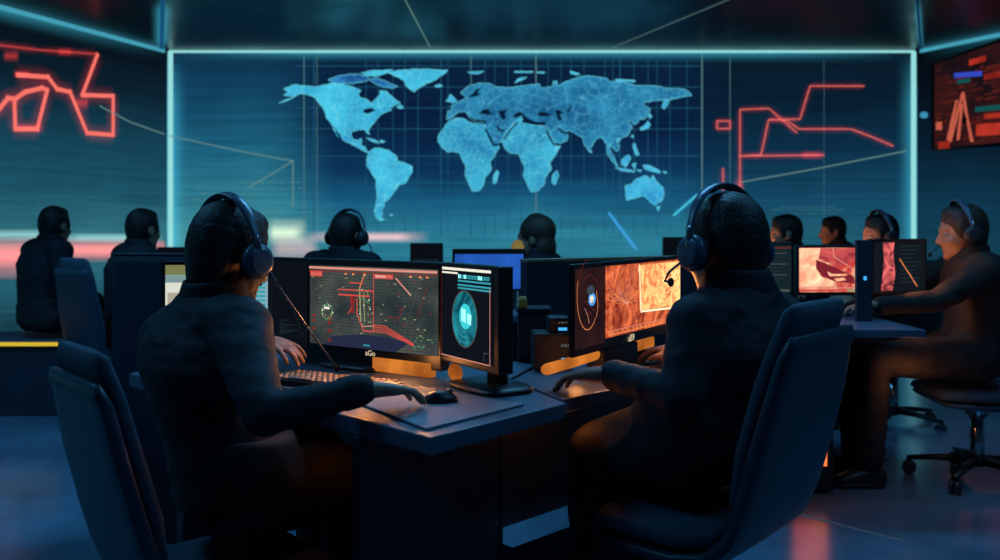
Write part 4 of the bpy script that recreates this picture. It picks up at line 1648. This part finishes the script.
# bright screen half hidden behind the first man's head
def bright_monitor():
    b = DZ + .001
    r = monitor('bright white and yellow screen half hidden behind the bearded man', -.912, 2.90, .12, .345, .80, 1.024, b)
    s = Screen(r, -.160, .163, .812 - b, 1.012 - b, -.0012, E('bright_base', (128, 168, 178), 1.1))
    s.q(0, .84, 1, 1, E('ui_khaki', (120, 124, 78), 1.0))
    s.q(0, .72, 1, .83, E('ui_mist', (120, 148, 150), 1.0))
    s.q(0, .0, .22, .72, E('ui_cloud', (206, 210, 196), 1.15))
    s.q(.02, .30, .17, .56, E('ui_sand', (176, 166, 148), 1.0))
    for k in range(7):
        s.q(.04, .05 + k * .05, .16, .065 + k * .05, S_grey)
    s.q(.60, .10, .80, .60, E('ui_ice', (196, 226, 226), 1.2))
    for k in range(10):
        s.q(.83, .05 + k * .07, .97, .09 + k * .07, S_teal)
    s.done()


bright_monitor()

# ------------------------------------------------------------------ surroundings on the left
p = thing('divider_panel', 'navy partition panel behind the bearded man, next to his bright screen', 'partition', (-1.24, 3.25, 0), -.1)
mb = MB()
mb.loft([(V((0, 0, z)), V((.165 if z < 1.0 else .155, 0, 0)), V((0, .03, 0))) for z in (0, .5, 1.0, 1.03)], 36, 7)
mb.build('panel', M_partition, p)
mb = MB()
mb.loft([(V((0, 0, z)), V((.157, 0, 0)), V((0, .032, 0))) for z in (1.031, 1.037)], 36, 7)
mb.build('edge_trim', M_chairpad, p)

b = thing('bench', 'low bench with a yellow lit edge under the seated silhouette nearest the wall', 'bench', (-3.15, 5.55, 0))
mb = MB()
mb.box((-.75, -.22, 0), (.54, .22, .41), bev=.01)
mb.build('base', M_deskpanel, b)
mb = MB()
mb.box((-.76, -.235, .4105), (.55, .235, .448), bev=.008)
mb.build('seat', M_chairpad, b)
mb = MB()
mb.box((-.75, -.243, .418), (.54, -.2355, .440))
mb.build('edge_light', E('yellow_edge_light', (206, 176, 50), 1.1), b)


def dark_monitor(label, x, y, w, z1, rz=0.0, base_z=.74, screen=None, group=None):
    r = monitor(label, x, y, rz, w, base_z + .09, z1, base_z + .001, group=group)
    z0 = base_z + .10 - base_z
    s = Screen(r, -w / 2 + .012, w / 2 - .012, z0, z1 - base_z - .013, -.0012, screen or M_screen_black)
    return r, s


def simple_desk(label, x0, x1, y0, y1, name='desk', z=.74, panel='back', posts=False):
    c = V(((x0 + x1) / 2, (y0 + y1) / 2, 0))
    r = thing(name, label, 'desk', c)
    hx, hy = (x1 - x0) / 2, (y1 - y0) / 2
    mb = MB()
    mb.box((-hx, -hy, z - .03), (hx, hy, z), bev=.004)
    mb.build('worktop', M_desk, r)
    if posts:
        for y in (hy - .05,):
            mb = MB()
            mb.box((hx - .08, y - .02, 0), (hx - .04, y + .02, z - .0305), bev=.003)
            mb.build('leg', M_black, r)
    for s in ((-1,) if posts else (-1, 1)):
        mb = MB()
        mb.box((s * (hx - .06) - .015, -hy + .04, 0), (s * (hx - .06) + .015, hy - .04, z - .0305), bev=.002)
        mb.build('end_panel', M_deskpanel, r)
    mb = MB()
    yy = hy - .08 if panel == 'back' else -hy + .08
    mb.box((-hx + .08, yy - .01, .12), (hx - .08, yy + .01, z - .0305), bev=.002)
    mb.build('modesty_panel', M_deskpanel, r)
    return r


simple_desk('long far desk below the map wall carrying the dark small monitors', -2.45, 1.55, 6.25, 6.9, panel='front')
for lab, px0, px1, py in (('small dark monitor on the far desk, beside the profile of the seated silhouette', 157, 187, 247), ('small dark monitor on the far desk, between the headset wearer and the blue screen', 410, 443, 243), ('small dark monitor on the far desk, beside the man before the orange screen', 663, 692, 237)):
    Y = 6.5
    x0, x1 = (px0 - CX) / FPX * Y, (px1 - CX) / FPX * Y
    r, s = dark_monitor(lab, (x0 + x1) / 2, Y, x1 - x0, CAMZ - (py - HY) / FPX * Y)
    s.q(.1, .2, .9, .25, S_dim)
    s.done()
simple_desk('middle desk carrying the blue screen behind the globe monitor', -.75, .52, 3.95, 4.5)
r, s = dark_monitor('blue glowing screen behind the globe monitor, in front of the long-haired person', -.05, 4.15, .34, 1.026, .05)
M_bluescreen = emis('blue_screen', srgb(18, 60, 140), 1.0, srgb(44, 104, 206), scale=4)
s.q(0, 0, 1, .93, M_bluescreen)
s.q(.1, .3, .5, .34, S_blue)
s.done()
mb = MB()
mb.lathe([(.034, 0), (.030, .03), (.020, .052), (.006, .058)], 24)
lamp = thing('added_yellow_glow', 'small made-up yellow glowing shape beside the long-haired person', 'lamp', (.085, 4.32, .741))  # invented glowing shape, stands in for an unclear yellow patch
mb.build('glow_top', emis('warm_yellow_glow', srgb(96, 88, 50), .9, srgb(150, 128, 66), scale=9), lamp, M=Matrix.Translation((0, 0, .265)))
mb = MB()
mb.lathe([(.05, 0), (.05, .012), (.012, .02), (.010, .265)], 20)
mb.build('glow_stand', M_black, lamp)

# blurred ticker bands low on the display walls
def band(label, rects, fn, n, m):
    mb = MB()
    for i, (x0, y0, x1, y1) in enumerate(rects):
        mb.quad(*(fn(a, b, .05 + i * .004) for a, b in ((x0, y1), (x1, y1), (x1, y0), (x0, y0))))
    o = mb.build('wall_mounted_band', m)
    c = sum((v.co for v in o.data.vertices), V()) / len(o.data.vertices)
    for v in o.data.vertices:
        v.co -= c
    o.location = c
    tag(o, label, 'light band')


G = lambda n, c, s: glow(n, srgb(*c), s, .7)
band('soft salmon red light band on the side wall behind the seated silhouettes', [(-40, 236, 62, 280), (-20, 242, 50, 268), (52, 238, 140, 262), (62, 243, 128, 258), (150, 240, 166, 252)], onleft, NL, G('salmon_band', (216, 96, 86), .85))
band('soft white light band along the side wall above the salmon band', [(-40, 229, 66, 242), (56, 233, 164, 243)], onleft, NL, G('white_band', (150, 196, 190), .8))
band('soft cream light band on the back wall beside the headset wearer', [(266, 218, 308, 246), (268, 226, 300, 240)], onback, NB, G('cream_band', (204, 206, 160), .6))
band('soft pink and white light band on the back wall below South America', [(300, 231, 430, 243), (340, 233, 412, 241), (270, 236, 320, 262)], onback, NB, G('pink_band', (220, 160, 150), .6))

# ------------------------------------------------------------------ the desks and screens on the right
d3 = simple_desk('desk with paired dark and red screens, in front of the brown-jacketed person', .90, 1.62, 3.42, 4.45, z=.74, posts=True)
r, s = dark_monitor('dark monitor with green and grey data beside the bright red screen', 1.070, 3.92, .42, 1.062)
s.q(.0, .0, 1, 1, E('dark_teal_base', (20, 38, 44)))
s.q(0, .93, 1, .95, S_reddark)
s.line([(.64, .95), (.64, .1)], .006, S_reddark)
for k in range(9):
    s.q(.68, .82 - k * .075, .95 - .04 * (k % 3), .835 - k * .075, S_dim if k % 3 else S_grey)
for k in range(12):
    s.q(.02, .06 + k * .07, .5 + .08 * (k % 2), .067 + k * .07, S_dim)
s.poly([(.40, .45), (.45, .70), (.49, .62), (.52, .38), (.47, .30)], S_olive)
s.poly([(.43, .47), (.46, .62), (.49, .5), (.47, .36)], S_white)
s.line([(.3, .87), (.6, .87)], .008, S_red)
s.q(.70, .03, .98, .075, S_grey)
s.done()
r, s = dark_monitor('bright red and cream screen beside the chair back of the second man', 1.425, 3.92, .268, 1.05)
M_hot1 = emis('red_cream_picture', srgb(190, 60, 56), 1.2, srgb(250, 190, 150), scale=7, kind='warp', lo=.4, hi=.62)
M_cream = emis('cream_picture', srgb(236, 150, 116), 1.25, srgb(255, 222, 178), scale=9, kind='warp', lo=.35, hi=.65)
M_rose = emis('rose_picture', srgb(150, 44, 54), 1.1, srgb(222, 96, 92), scale=8, kind='warp')
s.q(0, .02, 1, 1, M_hot1)
s.poly([(0, .99), (.38, .99), (.36, .8), (.28, .68), (.3, .5), (.4, .35), (.62, .28), (.6, .16), (0, .12)], M_cream)
s.poly([(.38, .99), (.99, .99), (.99, .72), (.7, .58), (.45, .7), (.34, .75)], M_rose)
s.poly([(.30, .74), (.42, .68), (.62, .58), (.98, .36), (.99, .2), (.62, .26), (.42, .36), (.30, .54)], E('maroon_picture', (128, 34, 48), 1.0))
s.poly([(.5, .48), (.58, .42), (.86, .42), (.84, .38), (.54, .37)], M_cream)
s.poly([(.62, .32), (.8, .34), (.84, .28), (.66, .26)], M_cream)
s.line([(.6, .98), (.62, .8), (.8, .66), (.99, .5)], .004, S_pink)
s.q(0, .10, 1, .125, S_pink)
s.q(0, .03, .85, .08, S_red)
s.q(.85, .03, 1, .08, S_olive)
s.done()
r, s = dark_monitor('dark angled monitor with a pink column in front of the brown-jacketed person', 1.775, 4.0, .29, 1.075, .25)
M_pinkcol = emis('pink_column', srgb(90, 30, 40), 1.1, srgb(244, 110, 110), scale=16, kind='warp', lo=.36, hi=.62)
s.q(0, 0, 1, 1, E('near_black_base', (18, 24, 30)))
s.poly([(.14, .02), (.36, .02), (.42, .35), (.38, .7), (.4, .98), (.18, .98), (.2, .6)], M_pinkcol)
for k in range(10):
    s.q(.52, .9 - k * .08, .9 - .05 * (k % 4), .915 - k * .08, S_dim)
s.line([(.5, .65), (.72, .3), (.84, .1)], .004, S_orange)
s.done()
p = thing('desk_divider', 'slim dark divider with a tiny blue light between two angled screens', 'divider', (1.50, 3.72, .7405))
mb = MB()
mb.box((-.03, -.012, 0), (.035, .012, .335), bev=.004)
mb.build('panel', M_partition, p)
mb = MB()
mb.box((-.002, -.0135, .170), (.010, -.0125, .186))
mb.build('blue_light', M_led_blue, p)

t = thing('added_glow_box', 'added black box with a red-orange glowing front under the far right desk', 'added light', (1.31, 3.98, 0))  # made-up box, added for the orange glow it mirrors in the floor
mb = MB()
mb.box((-.10, -.18, .012), (.10, .2, .42), bev=.008)
mb.build('casing', M_black, t)
mb = MB()
mb.box((-.07, -.184, .12), (.07, -.1805, .36), bev=.001)
mb.build('glowing_front', emis('added_red_glow', srgb(226, 66, 32), 1.6, srgb(255, 120, 60), scale=6), t)
for sx in (-1, 1):
    for sy in (-.15, .17):
        mb = MB()
        mb.lathe([(.014, 0), (.016, .004), (.013, .0125)], 12, Matrix.Translation((sx * .07, sy, 0)))
        mb.build('foot', M_pad, t)
# ------------------------------------------------------------------ the people and their chairs
# the bearded man at the corner desk
c1 = chair('big dark chair with a raised headrest edge under the bearded man', (-.595, 2.015, 0), rzf(.75, .66), seat_z=.412, w=.38, back_h=.44, lean=.20, sd=.75)
f1 = (.76, .65)
man1, H1 = person('bearded man in a navy jacket and headset typing at the corner desk', dict(
    pel=(-.60, 2.045, .555), f=f1, sc=(-.685, 2.10, .900), fs=(.65, .76), neck=(-.672, 2.125, .980),
    shL=(-.81, 2.20, .865), shR=(-.575, 1.985, .915),
    head=(-.640, 2.145, 1.072), hf=(.60, .80), pitch=-.30,
    elL=(-.74, 2.48, .82), wrL=(-.645, 2.40, .832), hdL=(.80, -.50, -.06), av=.74,
    elR=(-.465, 1.765, .768), wrR=(-.292, 1.848, .804), hdR=(.80, .58, -.05),
    knL=(-.48, 2.38, .535), anL=(-.47, 2.40, .09), knR=(-.36, 2.19, .535), anR=(-.36, 2.19, .09), curl=.45),
    beard=True, voxel=.0055, seed=1.3)
h1 = headset('blue-grey headset with a long bent microphone arm on the bearded man', H1, (-.640, 2.145, 1.072),
             boom=[at(276, 283, 2.10), at(293, 307, 2.14), at(315, 338, 2.27), at(337, 368, 2.40)], side=1, tilt=.45)
# the man before the orange screen
c2 = chair('blue-black chair with a tall slanted back under the man at the orange screen', (.385, 1.98, 0), rzf(-.75, .66), seat_z=.545, w=.37, back_h=.40, lean=.20, sd=.45)
man2, H2 = person('short-haired man in a dark jacket and headset before the orange screen', dict(
    pel=(.445, 2.0, .672), f=(-.70, .71), sc=(.535, 2.035, .930), fs=(-.62, .78), neck=(.545, 2.06, 1.005),
    head=(.518, 2.085, 1.092), hf=(-.52, .85), pitch=-.16,
    shL=(.430, 1.935, .925), shR=(.655, 2.14, .915),
    elL=(.375, 1.845, .79), wrL=(.262, 2.055, .800), hdL=(-.80, .50, -.06),
    elR=(.67, 2.32, .82), wrR=(.50, 2.36, .81), hdR=(-.6, .75, -.04),
    knL=(.232, 2.125, .605), anL=(.228, 2.105, .09), knR=(.35, 2.25, .605), anR=(.38, 2.26, .09), curl=.5, av=.80),
    voxel=.0055, seed=4.1)
h2 = headset('blue-grey headset on the man sitting before the orange screen', H2, (.518, 2.085, 1.092), side=-1, tilt=.15)
# the person in the brown jacket
c3 = chair('dark chair under the person in the brown jacket', (2.12, 4.0, 0), rzf(-1, .05), seat_z=.425, w=.42, back_h=.46)
man3, H3 = person('person in a brown jacket and headset seen from the side at the far right desk', dict(
    pel=(2.10, 4.0, .555), f=(-1, .05), sc=(2.10, 4.0, .945), fs=(-1, .1), neck=(2.085, 4.0, 1.010),
    head=(2.05, 4.0, 1.105), hf=(-1, .12), pitch=-.14,
    elL=(1.84, 3.80, .815), wrL=(1.61, 3.80, .80), hdL=(-1, .15, -.04),
    elR=(1.84, 4.19, .815), wrR=(1.62, 4.13, .80), hdR=(-1, -.1, -.04),
    knL=(1.615, 3.90, .56), anL=(1.60, 3.90, .09), knR=(1.61, 4.11, .56), anR=(1.62, 4.11, .09), curl=.5),
    jacket=M_jacket_brown, hair=M_hair_brown, voxel=.008, seed=7.7)
h3 = headset('dark headset on the person in the brown jacket', H3, (2.05, 4.0, 1.105), side=1, lit=M_darkgrey)

# seated figures behind: one pose, turned and copied
base_pose = lambda **k: dict(dict(
    pel=(0, 0, .555), f=(0, 1), sc=(0, .03, .955), fs=(0, 1), neck=(0, .05, 1.01), head=(0, .085, 1.105), hf=(0, 1), pitch=-.1,
    elL=(-.24, .14, .76), wrL=(-.16, .37, .785), hdL=(.2, 1, -.1), elR=(.24, .14, .76), wrR=(.16, .37, .785), hdR=(-.2, 1, -.1),
    knL=(-.11, .43, .55), anL=(-.12, .44, .09), knR=(.11, .43, .55), anR=(.12, .44, .09), curl=.5), **k)
GRP = None


def placed(label, x, y, rz, hz, **kw):
    """a seated figure built at the origin, then turned and set on the floor; hz is how far the seat is raised"""
    p = base_pose(**kw.pop('pose', {}))
    for k in list(p):
        if isinstance(p[k], tuple) and len(p[k]) == 3 and k not in ('hdL', 'hdR', 'anL', 'anR', 'hup'):
            p[k] = (p[k][0], p[k][1], p[k][2] + hz)
    root, H = person(label, p, voxel=kw.pop('voxel', .009), **kw)
    root.location = (x, y, kw.get('z', 0))
    root.rotation_euler = (0, 0, rz)
    return root, H


def copy_person(src, label, x, y, rz):
    return dup(src, (x, y, 0), rz, label)


def bg_headset(label, H, x, y, rz, side=1):
    h = headset(label, H, H.translation, side=side, lit=M_darkgrey)
    R = Matrix.Rotation(rz, 4, 'Z')
    h.location = R @ H.translation + V((x, y, 0))
    h.rotation_euler = (0, 0, rz)
    return h


# facing the map with a headset, behind the wide monitor
rz8 = rzf(.45, .89)
p8, H8 = placed('person in a headset seen from behind above the wide red chart monitor', -.86, 4.78, rz8, -.03, seed=2.2)
bg_headset('dark headset on the person above the wide red chart monitor', H8, -.86, 4.78, rz8)
# behind the screens on the right, looking to the side
rz4 = rzf(-1, -.15)
p4 = copy_person(p8, 'headset wearer looking sideways above the divider between the angled screens', 2.27, 5.2, rz4)
bg_headset('dark headset on the person above the divider between the angled screens', H8, 2.27, 5.2, rz4, -1)
rz5 = rzf(-1, .1)
p5 = copy_person(p8, 'person whose lit profile shows above the dark green-grey monitor', 1.89, 5.7, rz5)
rz6 = rzf(-1, .05)
p6 = copy_person(p8, 'person of whom only the top of the head shows above the red screen', 2.78, 7.3, rz6)
# long-haired person in the middle
rz7 = rzf(-.9, .25)
p7, H7 = placed('long-haired dark figure behind the blue glowing screen', .27, 4.95, rz7, -.045, seed=5.2, haircut='long', hair=M_hair_brown)
# silhouettes on the left
rz9 = rzf(.75, .66)
p9, H9 = placed('dark silhouette on a chair looking toward the map, next to the navy partition', -2.13, 5.17, rz9, 0, seed=6.1, pose=dict(hf=(-.35, .94), elL=(-.25, .02, .72), wrL=(-.2, .24, .66), hdL=(.3, 1, -.2), elR=(.25, .02, .72), wrR=(.2, .24, .66), hdR=(-.3, 1, -.2)))
rz10 = rzf(.62, .78)
p10 = copy_person(p9, 'dark silhouette sitting on the low bench beside the wall', -2.80, 5.5, rz10)
p10.location.z = .02

k = 0
for lab, x, y, rz, sz in (('navy chair with its back turned to the wall, under the silhouette by the partition', -2.14, 5.15, rzf(.62, .78), .455),):
    c9 = chair(lab, (x, y, 0), rz, seat_z=.425, w=.42, back_h=.48, lean=.14)
for lab, x, y, rz in (('dark chair under the person above the wide red chart monitor', -.86, 4.78, rz8), ('dark chair under the headset wearer above the divider', 2.27, 5.2, rz4), ('dark chair under the person above the dark green-grey monitor', 1.89, 5.7, rz5), ('dark chair under the person above the red screen', 2.70, 7.1, rz6), ('dark chair under the long-haired figure', .27, 4.95, rz7)):
    dup(c9, (x, y, -.03), rz, lab)

# pale line across the floor
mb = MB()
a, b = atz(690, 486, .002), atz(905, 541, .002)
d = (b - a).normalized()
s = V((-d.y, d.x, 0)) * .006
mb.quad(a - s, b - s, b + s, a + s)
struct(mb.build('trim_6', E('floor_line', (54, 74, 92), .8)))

# ------------------------------------------------------------------ light
def area(name, loc, target, size, power, col, sy=None):
    l = bpy.data.lights.new(name, 'AREA')
    l.energy = power
    l.color = col
    l.size = size
    if sy:
        l.shape = 'RECTANGLE'
        l.size_y = sy
    o = bpy.data.objects.new(name, l)
    COL.objects.link(o)
    o.location = loc
    o.rotation_euler = (V(target) - V(loc)).to_track_quat('-Z', 'Y').to_euler()
    return o


def point(name, loc, power, col, size=.05):
    l = bpy.data.lights.new(name, 'POINT')
    l.energy = power
    l.color = col
    l.shadow_soft_size = size
    o = bpy.data.objects.new(name, l)
    COL.objects.link(o)
    o.location = loc
    return o


def spot(name, loc, target, power, col, ang=90, size=.02, blend=.6):
    l = bpy.data.lights.new(name, 'SPOT')
    l.energy = power
    l.color = col
    l.spot_size = math.radians(ang)
    l.spot_blend = blend
    l.shadow_soft_size = size
    o = bpy.data.objects.new(name, l)
    COL.objects.link(o)
    o.location = loc
    o.rotation_euler = (V(target) - V(loc)).to_track_quat('-Z', 'Y').to_euler()
    return o


BLUE = (.12, .50, .95)
spot('added_floor_spot', (-2.9, 3.7, 3.15), (-2.55, 4.3, 0), 110, BLUE, 60, .1)  # added spot for the blue glow on the floor, no fixture there
AMBER = (1.0, .36, .10)
area('added_blue_light', (-2.1, 2.3, 3.15), (-.7, 2.1, .8), 1.0, 26, BLUE)  # added blue lamps for rims and desk tops; the ceiling has no such panels
area('added_blue_light', (1.7, 1.5, 3.15), (.7, 2.0, .8), .8, 14, BLUE)
area('added_blue_light', (0.3, 3.6, 3.2), (0, 2.2, .7), 1.4, 70, BLUE, .8)
area('added_blue_light', (-2.5, 4.5, 3.2), (-2.0, 4.8, .5), 1.4, 14, BLUE)
area('added_blue_light', (2.2, 3.2, 3.2), (2.0, 3.9, .5), 1.2, 14, BLUE)
spot('screen_light', (-.36, 2.36, .93), (-.62, 2.1, .95), 1.8, AMBER, 150)
spot('screen_light', (-.22, 2.2, .90), (-.42, 1.95, .62), 2.2, AMBER, 150)
spot('screen_light', (.34, 2.40, .93), (.50, 2.05, .9), 1.8, AMBER, 150)
point('added_leg_light', (-.28, 2.02, .69), .13, (1.0, .30, .08), .02)  # added warm points to light the legs; no lamps under the desks
point('added_leg_light', (.17, 2.10, .70), .15, (1.0, .30, .08), .02)
point('bar_light', (-.24, 2.28, .795), .35, AMBER, .02)
point('bar_light', (.19, 2.26, .79), .25, AMBER, .02)
spot('screen_light', (1.66, 3.84, .95), (2.0, 3.95, .9), 3.5, AMBER, 160)
point('added_leg_light', (1.72, 3.72, .50), .7, AMBER, .03)  # added for the shins, no lamp under this desk
spot('screen_light', (1.95, 5.1, 1.0), (2.2, 5.2, 1.1), 1.6, AMBER, 120)
spot('screen_light', (1.5, 5.7, 1.0), (1.8, 5.7, 1.1), 1.6, AMBER, 120)
spot('screen_light', (2.35, 7.1, .95), (2.7, 7.1, 1.05), 1.6, AMBER, 120)

w = bpy.data.worlds.new('room_dusk')
w.use_nodes = True
w.node_tree.nodes['Background'].inputs['Color'].default_value = (.004, .010, .022, 1)
w.node_tree.nodes['Background'].inputs['Strength'].default_value = 1.0
SC.world = w
SC.view_settings.view_transform = 'Standard'
SC.view_settings.look = 'None'

cam = bpy.data.cameras.new('camera')
cam.sensor_width = 36
cam.lens = FPX / 1000 * 36
cam.shift_y = -(280 - HY) / 1000
cam.clip_end = 60
cam.dof.use_dof = True
cam.dof.focus_distance = 2.35
cam.dof.aperture_fstop = 3.6
co = bpy.data.objects.new('camera', cam)
COL.objects.link(co)
co.location = (0, 0, CAMZ)
co.rotation_euler = (PI / 2, 0, 0)
SC.camera = co
